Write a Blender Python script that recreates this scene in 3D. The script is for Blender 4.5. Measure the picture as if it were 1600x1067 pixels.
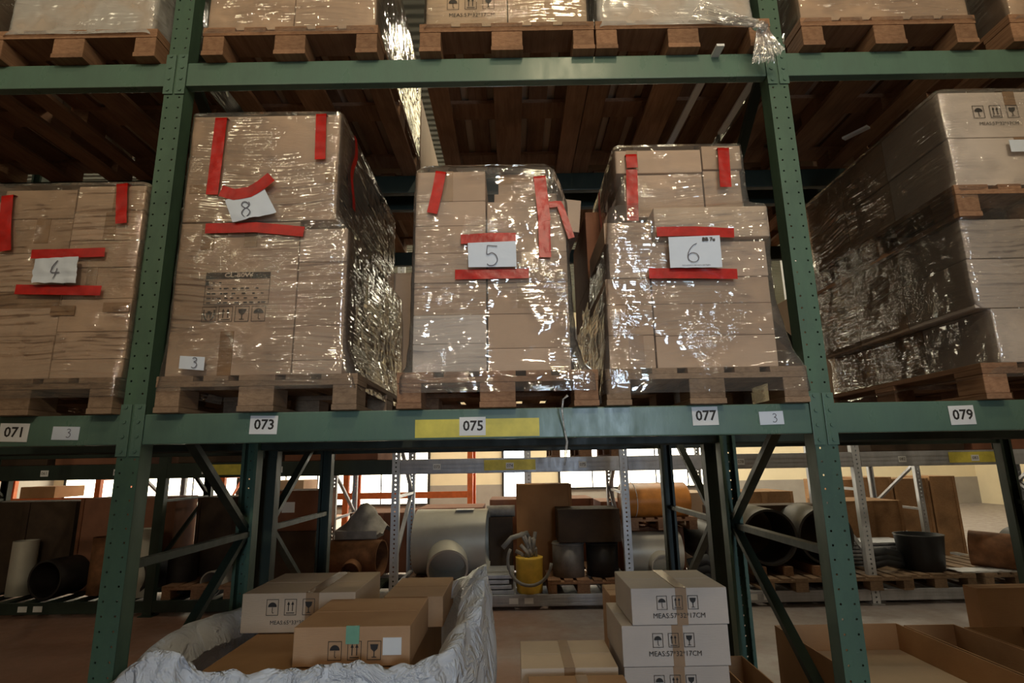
import bpy, bmesh, math, random
from mathutils import Vector, Matrix, noise
random.seed(7)
D = bpy.data
for o in list(D.objects): D.objects.remove(o)
SC = bpy.context.scene
COL = SC.collection

# ------------------------------------------------------------ camera
F = 875.0; T = math.radians(12.24); RO = math.radians(.97); EYE = Vector((0, 0, 1.6))
_u0 = Vector((0, -math.sin(T), math.cos(T))); _f = Vector((0, math.cos(T), math.sin(T))); _r0 = Vector((1, 0, 0))
_r = math.cos(RO)*_r0 - math.sin(RO)*_u0; _u = math.sin(RO)*_r0 + math.cos(RO)*_u0
cd = D.cameras.new('camera'); cam = D.objects.new('camera', cd); COL.objects.link(cam)
cd.sensor_width = 36; cd.lens = F*36/1600; cd.clip_start = .05; cd.clip_end = 200
m = Matrix((_r, _u, -_f)).transposed().to_4x4(); m.translation = EYE; cam.matrix_world = m
SC.camera = cam
def P(x, y, Y):
    """the world point seen at pixel x, y on the vertical plane at distance Y"""
    d = _f + (x-800)/F*_r + (533.5-y)/F*_u
    return EYE + d*(Y/d.y)

# ------------------------------------------------------------ world, light, exposure
w = D.worlds.new('world'); SC.world = w; w.use_nodes = True
w.node_tree.nodes['Background'].inputs[0].default_value = (.9, .85, .75, 1)
w.node_tree.nodes['Background'].inputs[1].default_value = .003
SC.view_settings.view_transform = 'Standard'; SC.view_settings.look = 'None'
SC.view_settings.exposure = -.38; SC.view_settings.gamma = 1; SC.view_settings.use_curve_mapping = False
SC.cycles.transparent_max_bounces = 24
def area(name, loc, target, sx, sy, power, col, shape='RECTANGLE'):
    l = D.lights.new(name, 'AREA'); l.shape = shape; l.size = sx; l.size_y = sy; l.energy = power; l.color = col
    o = D.objects.new(name, l); COL.objects.link(o); o.location = loc
    o.rotation_euler = (Vector(target)-Vector(loc)).to_track_quat('-Z', 'Y').to_euler(); return o
LAMP_POS = (.55, -.35, 5.5)
area('high_bay_light', (LAMP_POS[0], LAMP_POS[1], LAMP_POS[2]-.13), (.4, 1.4, 2.0), .42, .42, 32, (1, .80, .50), 'DISK')
for _x, _p in ((-3.0, 15), (.9, 205), (5.2, 20)):               # warm lights added behind the camera for front light and glints
    area('added_front_light', (_x, -6.2, 6.2), (.3, 2.2, 2.6), .3, .3, _p, (1, .84, .60), 'DISK')
for _x, _y, _z in ((-4.2, -5.0, 6.6), (-1.6, -4.6, 6.7), (2.6, -5.2, 6.5), (-.6, -8.5, 6.0), (3.9, -8.6, 6.0), (.4, -4.2, 5.2), (1.5, -7.5, 4.6), (-1.2, -9, 4.8)):
    area('glint_light', (_x, _y, _z), (.2, 2.2, 2.4), .14, .14, 16, (1, .86, .64), 'DISK')  # small lights added behind the camera to make glints in the film
for _x, _y, _z in ((-5.2, -6.5, 6.1), (-8.4, -6.5, 5.8), (9.0, -7, 5.9), (6.8, -8.6, 4.4), (3.2, -6.8, 5.4)):
    area('side_glint_light', (_x, _y, _z), (.2, 2.2, 2.6), .11, .11, 17, (1, .87, .62), 'DISK')  # tiny lights added to put glints on the outer loads
area('high_window_light', (-5.6, -9.85, 5.6), (-1.2, 2.2, 3.4), 4.2, 2.2, 230, (1, .86, .55))
area('high_window_light', (3.6, -9.85, 5.6), (.8, 2.2, 3.0), 2.4, 2.0, 90, (1, .86, .58))
for _x, _p in ((.6, 75), (5.6, 50)):                # lamps over the next aisle
    area('aisle_light', (_x, 5.75, 6.4), (_x, 6.2, 0), .3, .3, _p, (1, .88, .66), 'DISK')
area('door_daylight', (1.9, -8.8, 2.0), (.7, 2, 1.7), 1.1, 2.6, 360, (.66, .83, 1))
for _x, _p in ((-9, 350), (-3, 520), (3, 760), (9, 760)):                                        # daylight over the far hall
    area('far_skylight', (_x, 15.5, 6.8), (_x, 17.2, 0), 3.5, 4, _p, (1, .90, .68))
area('far_skylight', (2.5, 11.4, 6.8), (2.5, 11.6, 0), 2.2, 2.0, 200, (1, .88, .60))
area('next_aisle_skylight', (.6, 8.6, 6.85), (.6, 8.8, 0), 1.7, 3.4, 110, (1, .86, .52))

# ------------------------------------------------------------ node materials
class NT:
    def __init__(s, name):
        s.m = D.materials.new(name); s.m.use_nodes = True; s.t = s.m.node_tree
        s.t.nodes.clear(); s.out = s.n('ShaderNodeOutputMaterial')
    def n(s, typ, **kw):
        nd = s.t.nodes.new(typ)
        for k, v in kw.items():
            if k.startswith('i_'):
                k = k[2:]; k = int(k) if k.isdigit() else k.replace('_', ' ')
                sock = nd.inputs[k]
                if isinstance(v, bpy.types.NodeSocket): s.t.links.new(v, sock)
                else: sock.default_value = v
            else: setattr(nd, k, v)
        return nd
    def math(s, op, a, b=0.0, c=None, clamp=False):
        nd = s.n('ShaderNodeMath', operation=op, use_clamp=clamp)
        for i, v in enumerate((a, b) if c is None else (a, b, c)):
            if isinstance(v, bpy.types.NodeSocket): s.t.links.new(v, nd.inputs[i])
            else: nd.inputs[i].default_value = v
        return nd.outputs[0]
    def coord(s, scale=(1, 1, 1), rot=(0, 0, 0), loc=(0, 0, 0), out='Object', src=None):
        if src is None: src = s.n('ShaderNodeTexCoord').outputs[out]
        mp = s.n('ShaderNodeMapping'); s.t.links.new(src, mp.inputs[0])
        mp.inputs['Scale'].default_value = scale; mp.inputs['Rotation'].default_value = rot; mp.inputs['Location'].default_value = loc
        return mp.outputs[0]
    def noise(s, vec, scale, detail=3, rough=.5, dist=0):
        return s.n('ShaderNodeTexNoise', i_Vector=vec, i_Scale=scale, i_Detail=detail, i_Roughness=rough, i_Distortion=dist).outputs['Fac']
    def ramp(s, fac, stops):
        r = s.n('ShaderNodeValToRGB', i_Fac=fac); e = r.color_ramp.elements
        while len(e) < len(stops): e.new(.5)
        for el, (p, c) in zip(e, stops):
            el.position = p; el.color = (*c, 1) if len(c) == 3 else c
        return r.outputs[0]
    def rng(s, v, a, b, c=0., d=1.):
        return s.n('ShaderNodeMapRange', i_0=v, i_1=a, i_2=b, i_3=c, i_4=d).outputs[0]
    def mixc(s, f, a, b):
        nd = s.n('ShaderNodeMix', data_type='RGBA')
        for k, v in ((0, f), (6, a), (7, b)):
            if isinstance(v, bpy.types.NodeSocket): s.t.links.new(v, nd.inputs[k])
            else: nd.inputs[k].default_value = v if k == 0 else (*v, 1)
        return nd.outputs[2]
    def bump(s, h, strength=.3, dist=.01):
        return s.n('ShaderNodeBump', i_Height=h, i_Strength=strength, i_Distance=dist).outputs[0]
    def bsdf(s, col, rough=.6, metal=0., nrm=None, spec=.4, **kw):
        b = s.n('ShaderNodeBsdfPrincipled')
        for k, v in (('Base Color', col), ('Roughness', rough), ('Metallic', metal), ('Specular IOR Level', spec)):
            if isinstance(v, bpy.types.NodeSocket): s.t.links.new(v, b.inputs[k])
            else: b.inputs[k].default_value = (*v, 1) if k == 'Base Color' else v
        if nrm: s.t.links.new(nrm, b.inputs['Normal'])
        return b.outputs[0]
    def done(s, sh): s.t.links.new(sh, s.out.inputs[0]); return s.m

def m_card(name, c1, c2, rough=.75):
    t = NT(name); g = t.coord()
    rnd = t.n('ShaderNodeObjectInfo').outputs['Random']
    off = t.n('ShaderNodeVectorMath', operation='ADD'); t.t.links.new(g, off.inputs[0])
    cmb = t.n('ShaderNodeCombineXYZ', i_0=t.math('MULTIPLY', rnd, 37.)); t.t.links.new(cmb.outputs[0], off.inputs[1])
    n1 = t.noise(off.outputs[0], 5, 4, .6); n2 = t.noise(t.coord((1, 1, 10)), 30, 3)
    c = t.mixc(t.rng(n1, .3, .7), c1, c2)
    hs = t.n('ShaderNodeHueSaturation', i_Color=c, i_Value=t.rng(rnd, 0, 1, .86, 1.12), i_Saturation=t.rng(rnd, 0, 1, 1.05, .9)).outputs[0]
    h = t.math('ADD', n2, t.math('MULTIPLY', n1, .8))
    return t.done(t.bsdf(hs, rough, 0, t.bump(h, .25, .004), .25))
def m_plain(name, col, rough=.6, metal=0., var=.15, scale=8, bump=.1, spec=.4, stretch=(1, 1, 1)):
    t = NT(name); n = t.noise(t.coord(stretch), scale, 4, .6)
    c = t.mixc(t.rng(n, .3, .7), tuple(v*(1-var) for v in col), tuple(min(1, v*(1+var)) for v in col))
    return t.done(t.bsdf(c, rough, metal, t.bump(n, bump, .005), spec))
def m_wood(name, c1, c2):
    t = NT(name); rnd = t.n('ShaderNodeObjectInfo').outputs['Random']
    g = t.noise(t.coord((14, 1.3, 30)), 3, 5, .65, .6); b = t.noise(t.coord(), 3.5, 3)
    c = t.mixc(t.rng(g, .3, .72), c1, c2)
    c = t.mixc(t.rng(b, .45, .75, 0, .45), c, (.07, .045, .03))
    c = t.n('ShaderNodeHueSaturation', i_Color=c, i_Value=t.rng(rnd, 0, 1, .8, 1.15)).outputs[0]
    return t.done(t.bsdf(c, .8, 0, t.bump(g, .5, .004), .2))
def m_metal(name, base, dark, rough=.45, metal=0., holes=None, scr=.5):
    """painted or galvanised steel, worn and scratched; holes = (half spacing, pitch, radius, width fraction)"""
    t = NT(name); n = t.noise(t.coord((1, 1, .35)), 9, 5, .65); f = t.noise(t.coord((1, 1, 6)), 55, 3, .6)
    c = t.mixc(t.rng(n, .35, .7), base, dark)
    c = t.mixc(t.rng(f, .66, .8, 0, scr), c, tuple(min(1, v*1.8+.03) for v in base))
    sh = t.bsdf(c, t.rng(n, .3, .7, rough-.08, rough+.15), metal, t.bump(n, .15, .003), .5)
    if holes:
        hs, pitch, rad = holes
        sep = t.n('ShaderNodeSeparateXYZ', i_0=t.n('ShaderNodeTexCoord').outputs['Object'])
        dx = t.math('SUBTRACT', t.math('ABSOLUTE', sep.outputs[0]), hs)
        z = t.math('SUBTRACT', t.math('MODULO', t.math('ADD', sep.outputs[2], 10*pitch), pitch), pitch*.5)
        d = t.math('SQRT', t.math('ADD', t.math('MULTIPLY', dx, dx), t.math('MULTIPLY', z, z)))
        nrm = t.n('ShaderNodeSeparateXYZ', i_0=t.n('ShaderNodeTexCoord').outputs['Normal'])
        face = t.math('GREATER_THAN', t.math('ABSOLUTE', nrm.outputs[1]), .7)
        msk = t.math('MULTIPLY', t.math('LESS_THAN', d, rad), face)
        mx = t.n('ShaderNodeMixShader'); t.t.links.new(msk, mx.inputs[0]); t.t.links.new(sh, mx.inputs[1])
        t.t.links.new(t.n('ShaderNodeBsdfTransparent').outputs[0], mx.inputs[2]); sh = mx.outputs[0]
    return t.done(sh)
def m_film(name, haze=.03, dens=1., seed=0., tint=(.98, .97, .95), tilt=(.5, -.6), rough=.05, ck=(.55, .66)):
    """clear stretch film: mostly see-through, glossy along its pulled wrinkles"""
    t = NT(name); src = t.n('ShaderNodeTexCoord').outputs['Object']
    c0 = t.coord(loc=(seed, seed*1.7, seed*.6), src=src)
    wob = t.n('ShaderNodeTexNoise', i_Vector=c0, i_Scale=2.0, i_Detail=1.)
    wv = t.n('ShaderNodeVectorMath', operation='SCALE'); t.t.links.new(wob.outputs['Color'], wv.inputs[0]); wv.inputs['Scale'].default_value = .10
    ad = t.n('ShaderNodeVectorMath', operation='ADD'); t.t.links.new(c0, ad.inputs[0]); t.t.links.new(wv.outputs[0], ad.inputs[1])
    cw = ad.outputs[0]
    def fold(rot, sx, sz, sc):
        return t.noise(t.coord((sx, sx, sz), (rot, rot, 0), src=cw), sc, 1.6, .55)
    h1 = fold(.05, .55, 12, 4.2); h2 = fold(tilt[0], .5, 15, 3.3); h3 = fold(tilt[1], .5, 14, 3.6)
    r1 = t.noise(c0, 2.3, 3, .6); r2 = t.noise(t.coord(loc=(7, 3, 1), src=c0), 2.9, 3, .6)
    r3 = t.noise(t.coord(loc=(1, 9, 4), src=c0), 2.6, 3, .6)
    k1 = t.rng(r1, .44, .53); k2 = t.rng(r2, .50, .58); k3 = t.rng(r3, .51, .59)
    H = t.math('ADD', t.math('ADD', t.math('MULTIPLY', h1, k1), t.math('MULTIPLY', h2, k2)), t.math('MULTIPLY', h3, k3))
    K = t.math('MAXIMUM', t.math('MAXIMUM', k1, k2), k3)
    crk = t.noise(c0, 32, 3, .6, 1.2)
    kc = t.rng(t.noise(t.coord(loc=(3, 2, 8), src=c0), 4.5, 2), *ck)
    Hc = t.math('MULTIPLY', crk, kc)
    soft = t.noise(t.coord((1, 1, 3), src=cw), 6, 2)
    Ht = t.math('ADD', t.math('ADD', H, t.math('MULTIPLY', Hc, .5)), t.math('MULTIPLY', soft, .4))
    nb = t.bump(Ht, 1., .0085)
    lw = t.n('ShaderNodeFresnel', i_IOR=1.5, i_Normal=nb).outputs[0]
    fac = t.math('ADD', t.math('MULTIPLY', lw, .8), t.math('MULTIPLY', t.math('MAXIMUM', K, kc), .085*dens), clamp=True)
    gl = t.n('ShaderNodeBsdfGlossy', i_Color=(.95, .95, .95, 1), i_Roughness=rough, i_Normal=nb)
    tr = t.n('ShaderNodeBsdfTransparent', i_Color=(*tint, 1))
    df = t.n('ShaderNodeBsdfDiffuse', i_Color=(.75, .74, .72, 1), i_Normal=nb)
    m1 = t.n('ShaderNodeMixShader', i_0=t.math('ADD', t.math('MULTIPLY', K, haze), haze), i_1=tr.outputs[0], i_2=df.outputs[0])
    m2 = t.n('ShaderNodeMixShader', i_0=fac, i_1=m1.outputs[0], i_2=gl.outputs[0])
    return t.done(m2.outputs[0])
def m_sheet(name):
    t = NT(name); c = t.coord(); n = t.noise(c, 7, 4, .6, .8); n2 = t.noise(t.coord((1, 1, 2.5)), 22, 3, .6)
    h = t.math('ADD', t.rng(t.math('ABSOLUTE', t.math('SUBTRACT', n, .5)), 0, .1, 1, 0), t.math('MULTIPLY', n2, .4))
    b = t.bump(h, .8, .014)
    a = t.bsdf((.86, .90, .97), .35, 0, b, .6); tr = t.n('ShaderNodeBsdfTranslucent', i_Color=(.8, .8, .8, 1))
    x = t.n('ShaderNodeMixShader', i_0=.10, i_1=a, i_2=tr.outputs[0])
    y = t.n('ShaderNodeMixShader', i_0=.06, i_1=x.outputs[0], i_2=t.n('ShaderNodeBsdfTransparent').outputs[0])
    return t.done(y.outputs[0])
def m_emit(name, col, st):
    t = NT(name); return t.done(t.n('ShaderNodeEmission', i_Color=(*col, 1), i_Strength=st).outputs[0])
def m_floor():
    t = NT('concrete_floor'); sx = t.n('ShaderNodeSeparateXYZ', i_0=t.coord()); a = t.math('ADD', t.noise(t.coord(), .45, 4, .6), t.math('MULTIPLY', sx.outputs[0], .045)); b = t.noise(t.coord(), 6, 5, .65)
    c = t.mixc(t.rng(a, .4, .6), (.27, .14, .095), (.31, .28, .275)); c = t.mixc(t.rng(b, .35, .75, 0, .5), c, (.2, .13, .1))
    return t.done(t.bsdf(c, t.rng(b, .3, .7, .35, .6), 0, t.bump(b, .1, .005), .4))
def m_ceiling():
    t = NT('corrugated_ceiling'); wv = t.n('ShaderNodeTexWave', i_Vector=t.coord((1, 1, 1)), i_Scale=2.2, bands_direction='Y').outputs['Fac']
    return t.done(t.bsdf((.10, .11, .09), .7, .1, t.bump(wv, .6, .05)))

CARD = m_card('cardboard', (.50, .36, .26), (.56, .41, .30)); CARD2 = m_card('pale_cardboard', (.56, .43, .31), (.62, .48, .36))
CARDO = m_card('orange_cardboard', (.42, .235, .115), (.49, .285, .145)); CARDG = m_card('greyish_cardboard', (.56, .49, .44), (.62, .54, .48))
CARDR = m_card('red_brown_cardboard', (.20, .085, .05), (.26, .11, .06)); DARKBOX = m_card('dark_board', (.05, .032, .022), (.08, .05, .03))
TAPE = m_plain('brown_packing_tape', (.27, .15, .07), .25, spec=.5); TAPE2 = m_plain('tan_packing_tape', (.34, .215, .125), .22, spec=.5)
RED = m_plain('red_tape', (.44, .012, .007), .3, var=.25, scale=18, bump=.3, spec=.3); PAPER = m_plain('white_paper', (.66, .73, .84), .6, var=.04, scale=6, bump=.5)
INK = m_plain('black_ink', (.03, .025, .022), .6); PENCIL = m_plain('grey_ink', (.12, .12, .16), .6); LABELW = m_plain('white_label', (.78, .79, .80), .45, var=.03)
YEL = m_plain('yellow_label', (.72, .62, .10), .45, var=.12, scale=14)
WOOD = m_wood('pallet_wood', (.36, .25, .165), (.22, .145, .095)); WOODR = m_wood('warm_pallet_wood', (.38, .22, .13), (.23, .12, .07)); PLY = m_wood('plywood', (.42, .25, .13), (.32, .17, .08))
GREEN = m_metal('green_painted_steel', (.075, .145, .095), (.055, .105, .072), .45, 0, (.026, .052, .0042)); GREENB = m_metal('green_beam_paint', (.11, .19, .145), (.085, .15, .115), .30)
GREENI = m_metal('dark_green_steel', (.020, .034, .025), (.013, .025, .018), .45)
ZINC = m_metal('galvanised_steel', (.62, .65, .70), (.46, .49, .54), .42, .2, (.0, .05, .010)); ZINCB = m_metal('galvanised_beam', (.50, .51, .55), (.38, .39, .42), .38, .3)
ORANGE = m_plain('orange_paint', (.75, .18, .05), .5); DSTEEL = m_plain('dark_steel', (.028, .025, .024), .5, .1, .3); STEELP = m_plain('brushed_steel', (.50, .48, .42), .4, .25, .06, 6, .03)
ROLLM = m_plain('orange_wrap', (.50, .19, .035), .4, 0, .2); BROWNC = m_card('brown_crate_board', (.30, .14, .05), (.36, .17, .065))
RIM = m_plain('bright_pipe_end', (.5, .47, .42), .45, .4); RUST = m_plain('rusty_steel', (.20, .09, .04), .7, .2, .4); YPLAS = m_plain('yellow_plastic', (.72, .46, .06), .5)
BLACKP = m_plain('black_plastic', (.02, .022, .026), .5); GREYJ = m_plain('grey_junk', (.24, .22, .2), .6, .2, .3); HOSE = m_plain('grey_hose', (.22, .21, .19), .5)
WALLC = m_plain('cream_wall', (.80, .70, .50), .8, var=.05, scale=1.5); WALLG = m_plain('grey_wall_paint', (.34, .31, .28), .8, var=.08, scale=2)
FILM = [m_film('stretch_film_a', .035, 1.9, 0, tilt=(1.0, -.35)), m_film('stretch_film_b', .05, 1.5, 5.3, tilt=(.35, -.5)), m_film('stretch_film_c', .05, 1.35, 11.1, tilt=(.55, -.28)), m_film('stretch_film_d', .02, 1.2, 17.7, ck=(.48, .58))]
FILMT = m_film('loose_film', .13, 1.2, 8.8, rough=.12)
FILMH = m_film('cloudy_stretch_film', .30, 1.3, 3.1, tilt=(.2, -.25), rough=.2)
SHEET = m_sheet('white_plastic_sheet')

# ------------------------------------------------------------ mesh helpers
ORG = {}
def tag(o, label=None, cat=None, group=None, kind=None):
    if label: o['label'] = label
    if cat: o['category'] = cat; o['kind'] = 'thing'
    if group: o['group'] = group
    if kind: o['kind'] = kind
    return o
def link(name, me, mat, parent=None, org=(0, 0, 0)):
    o = D.objects.new(name, me); COL.objects.link(o)
    if mat is not None:
        me.materials.clear()
        for k in (mat if isinstance(mat, (list, tuple)) else [mat]): me.materials.append(k)
    if parent is not None:
        o.parent = parent; ORG[o.name] = ORG[parent.name]
    else:
        o.location = org; ORG[o.name] = Vector(org)
    return o
def empty(name, org):
    o = D.objects.new(name, None); COL.objects.link(o); o.location = org; o.empty_display_size = .1; ORG[o.name] = Vector(org); return o
class MB:
    """collects shapes given in world coordinates; build() links them as one mesh object"""
    def __init__(s): s.b = bmesh.new(); s.mi = 0
    def _done(s, fs, smooth=False):
        for f in fs: f.material_index = s.mi; f.smooth = smooth
    def box(s, x0, x1, y0, y1, z0, z1, bev=0, M=None):
        r = bmesh.ops.create_cube(s.b, size=1); vs = r['verts']
        for v in vs: v.co = Vector((x0+(v.co.x+.5)*(x1-x0), y0+(v.co.y+.5)*(y1-y0), z0+(v.co.z+.5)*(z1-z0)))
        if M is not None:
            for v in vs: v.co = M @ v.co
        fs = list({f for v in vs for f in v.link_faces})
        if bev:
            es = list({e for v in vs for e in v.link_edges})
            g = bmesh.ops.bevel(s.b, geom=es, offset=bev, segments=2, affect='EDGES', profile=.6)
            fs = list({f for v in g['verts'] for f in v.link_faces} | {f for f in fs if f.is_valid})
        s._done(fs); return s
    def quad(s, pts):
        f = s.b.faces.new([s.b.verts.new(p) for p in pts]); s._done([f]); return s
    def grid(s, rows, closed=False, smooth=True):
        V = [[s.b.verts.new(p) for p in r] for r in rows]; fs = []
        for a, b in zip(V, V[1:]):
            n = len(a)
            for i in range(n if closed else n-1):
                j = (i+1) % n; fs.append(s.b.faces.new((a[i], a[j], b[j], b[i])))
        s._done(fs, smooth); return V
    def cap(s, ring): s._done([s.b.faces.new(ring)])
    def bar(s, a, b, w, d=None, up=(0, 0, 1)):
        a = Vector(a); b = Vector(b); d = d or w; ax = (b-a); L = ax.length; ax.normalize()
        u = Vector(up)
        if abs(ax.dot(u)) > .98: u = Vector((0, 1, 0))
        sd = ax.cross(u).normalized(); u2 = sd.cross(ax)
        M = Matrix((sd, ax, u2)).transposed().to_4x4(); M.translation = a
        return s.box(-w/2, w/2, 0, L, -d/2, d/2, M=M)
    def tube(s, pts, r, n=10, caps=True):
        pts = [Vector(p) for p in pts]; rows = []
        for i, p in enumerate(pts):
            ax = (pts[min(i+1, len(pts)-1)]-pts[max(i-1, 0)]).normalized()
            u = Vector((0, 0, 1)) if abs(ax.z) < .9 else Vector((0, 1, 0))
            sd = ax.cross(u).normalized(); u2 = sd.cross(ax); rr = r[i] if isinstance(r, (list, tuple)) else r
            rows.append([p+rr*(math.cos(2*math.pi*k/n)*sd+math.sin(2*math.pi*k/n)*u2) for k in range(n)])
        V = s.grid(rows, True)
        if caps: s.cap(V[0]); s.cap(V[-1][::-1])
        return s
    def pipe(s, a, b, ro, ri, n=40, rimmat=None):
        a = Vector(a); b = Vector(b); ax = (b-a).normalized()
        u = Vector((0, 0, 1)) if abs(ax.z) < .9 else Vector((0, 1, 0)); sd = ax.cross(u).normalized(); u2 = sd.cross(ax)
        def ring(p, r): return [p+r*(math.cos(2*math.pi*k/n)*sd+math.sin(2*math.pi*k/n)*u2) for k in range(n)]
        s.grid([ring(a, ro), ring(b, ro)], True); s.grid([ring(a, ri), ring(b, ri)], True)
        k = s.mi; s.mi = rimmat if rimmat is not None else k
        s.grid([ring(a, ro), ring(a, ri)], True, False); s.grid([ring(b, ro), ring(b, ri)], True, False); s.mi = k
        return s
    def build(s, name, mat, parent=None, org=(0, 0, 0), weld=False):
        o = ORG[parent.name] if parent is not None else Vector(org)
        bmesh.ops.translate(s.b, verts=s.b.verts, vec=-o)
        bmesh.ops.recalc_face_normals(s.b, faces=s.b.faces)
        me = D.meshes.new(name); s.b.to_mesh(me); s.b.free()
        return link(name, me, mat, parent, org)
def ribbon(mb, pts, wd, y, wob=0.):
    """a flat pen stroke or tape strip on the plane Y = y (points are x, z or x, y, z)"""
    pts = [Vector((p[0], y, p[1])) if len(p) == 2 else Vector(p) for p in pts]; rows = []
    for i, p in enumerate(pts):
        d = (pts[min(i+1, len(pts)-1)]-pts[max(i-1, 0)]); n = Vector((-d.z, 0, d.x))
        if n.length < 1e-6: n = Vector((1, 0, 0))
        n.normalize(); ww = wd*.5*(1+wob*noise.noise(p*30))
        off = Vector((0, wob*.006*noise.noise(p*25), 0))
        rows.append([p-n*ww+off, p+off*.4, p+n*ww+off])
    mb.grid(rows, False)
    return mb
_tx = {}
def text(s, size, x, z, y, mat, parent, name='printed_text', bold=0., align='CENTER', rot=0., sx=1.):
    """lettering on a plane facing the aisle, centred on x, z"""
    cu = D.curves.new('t', 'FONT'); cu.body = s; cu.size = size; cu.align_x = align; cu.align_y = 'CENTER'; cu.offset = bold; cu.resolution_u = 2
    to = D.objects.new('t', cu); COL.objects.link(to)
    dg = bpy.context.evaluated_depsgraph_get(); me = D.meshes.new_from_object(to.evaluated_get(dg))
    D.objects.remove(to); D.curves.remove(cu)
    o = ORG[parent.name]; cr, sr = math.cos(rot), math.sin(rot)
    for v in me.vertices:
        a, b = v.co.x*sx, v.co.y
        v.co = Vector((x+a*cr-b*sr, y, z+a*sr+b*cr))-o
    return link(name, me, mat, parent)

# ------------------------------------------------------------ printed marks
def circ(cx, cz, r, a0=0, a1=360, n=16): return [(cx+r*math.cos(math.radians(a0+(a1-a0)*i/n)), cz+r*math.sin(math.radians(a0+(a1-a0)*i/n))) for i in range(n+1)]
def poly(mb, pts, y): mb.quad([Vector((a, y, b)) for a, b in pts])
def frame_rect(mb, x0, x1, z0, z1, y, t=.0022):
    for a in ((x0, x1, z0, z0+t), (x0, x1, z1-t, z1), (x0, x0+t, z0, z1), (x1-t, x1, z0, z1)): poly(mb, [(a[0], a[2]), (a[1], a[2]), (a[1], a[3]), (a[0], a[3])], y)
def symbol(mb, kind, cx, cz, w, h, y):
    frame_rect(mb, cx-w/2, cx+w/2, cz-h/2, cz+h/2, y)
    if kind == 'umbrella':
        poly(mb, circ(cx, cz+h*.02, w*.36, 0, 180), y); ribbon(mb, [(cx, cz), (cx, cz-h*.3), (cx+w*.06, cz-h*.36), (cx+w*.12, cz-h*.32)], w*.05, y)
    elif kind == 'glass':
        poly(mb, [(cx-w*.3, cz+h*.32), (cx+w*.3, cz+h*.32), (cx+w*.24, cz+h*.08), (cx+w*.04, cz-h*.06), (cx-w*.04, cz-h*.06), (cx-w*.24, cz+h*.08)], y)
        ribbon(mb, [(cx, cz-h*.05), (cx, cz-h*.34)], w*.07, y); ribbon(mb, [(cx-w*.17, cz-h*.35), (cx+w*.17, cz-h*.35)], w*.05, y)
    elif kind == 'arrows':
        for s in (-1, 1):
            ribbon(mb, [(cx+s*w*.17, cz-h*.25), (cx+s*w*.17, cz+h*.2)], w*.07, y)
            poly(mb, [(cx+s*w*.17-w*.12, cz+h*.15), (cx+s*w*.17+w*.12, cz+h*.15), (cx+s*w*.17, cz+h*.36)], y)
        ribbon(mb, [(cx-w*.34, cz-h*.36), (cx+w*.34, cz-h*.36)], w*.06, y)
    elif kind == 'hands':
        for s in (-1, 1):
            ribbon(mb, [(cx+s*w*.36, cz+h*.3), (cx+s*w*.38, cz), (cx+s*w*.24, cz-h*.3), (cx+s*w*.12, cz-h*.36)], w*.1, y)
            ribbon(mb, [(cx+s*w*.2, cz+h*.12), (cx+s*w*.12, cz-h*.08), (cx+s*w*.1, cz-h*.25)], w*.08, y)
        poly(mb, [(cx-w*.12, cz-h*.02), (cx+w*.12, cz-h*.02), (cx+w*.12, cz+h*.22), (cx-w*.12, cz+h*.22)], y)
def marks(parent, kinds, x, z, s, y, line=None, gap=1.5, ls=None, hh=1.25):
    mb = MB(); n = len(kinds)
    for i, k in enumerate(kinds): symbol(mb, k, x+(i-(n-1)/2)*s*gap, z, s, s*hh, y)
    mb.build('handling_symbols', INK, parent)
    if line: text(line, ls or s*.62, x+s*.1, z-s*hh*.95, y, INK, parent)

# ------------------------------------------------------------ setting
def struct(name, mb, mat): return tag(mb.build(name, mat), kind='structure')
struct('floor', MB().box(-16, 16, -10, 22, -.2, 0), m_floor())
struct('ceiling', MB().box(-16, 16, -10, 22, 7.0, 7.2), m_ceiling())
struct('wall_left', MB().box(-16.2, -16, -10, 22, 0, 7), WALLG); struct('wall_right', MB().box(16, 16.2, -10, 22, 0, 7), WALLC)
struct('wall_front', MB().box(-16, 16, -10.2, -10, 0, 7), WALLG)
struct('wall_back', MB().box(-16, 16, 20, 20.2, 0, 7), WALLC)
struct('trim_1', MB().box(-16, 16, 19.97, 20, 0, .88), WALLG)
SKY = m_emit('daylight_glass', (1., .90, .66), 9); SKYB = m_emit('cool_daylight_glass', (.82, .93, 1.), 14)
def far_window(i, x0, x1, z0, z1, mat):
    fr = struct('window_%d' % i, MB().box(x0-.08, x1+.08, 19.9, 19.99, z0-.08, z0).box(x0-.08, x1+.08, 19.9, 19.99, z1, z1+.08).box(x0-.08, x0, 19.9, 19.99, z0, z1).box(x1, x1+.08, 19.9, 19.99, z0, z1), DSTEEL)
    MB().box(x0, x1, 19.93, 19.97, z0, z1).build('pane', mat, fr)
    mb = MB(); k = x0+1.1
    while k < x1-.3: mb.box(k-.02, k+.02, 19.91, 19.93, z0, z1); k += 1.1
    mb.build('glazing_bar', DSTEEL, fr)
for _n, _x, _w in ((5, -5.6, 4.2), (6, 3.6, 2.4)): struct('window_%d' % _n, MB().box(_x-_w/2-.1, _x+_w/2+.1, -10, -9.9, 4.4, 4.5).box(_x-_w/2-.1, _x+_w/2+.1, -10, -9.9, 6.75, 6.85).box(_x-_w/2-.1, _x-_w/2, -10, -9.9, 4.5, 6.75).box(_x+_w/2, _x+_w/2+.1, -10, -9.9, 4.5, 6.75), DSTEEL)
far_window(1, -15.5, -9.6, .3, 3.2, SKY); far_window(2, -9.0, -3.0, .3, 3.2, SKY); far_window(3, 1.6, 6.6, .75, 3.2, SKY); far_window(4, -.35, .35, .3, 3.0, SKYB)

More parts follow.
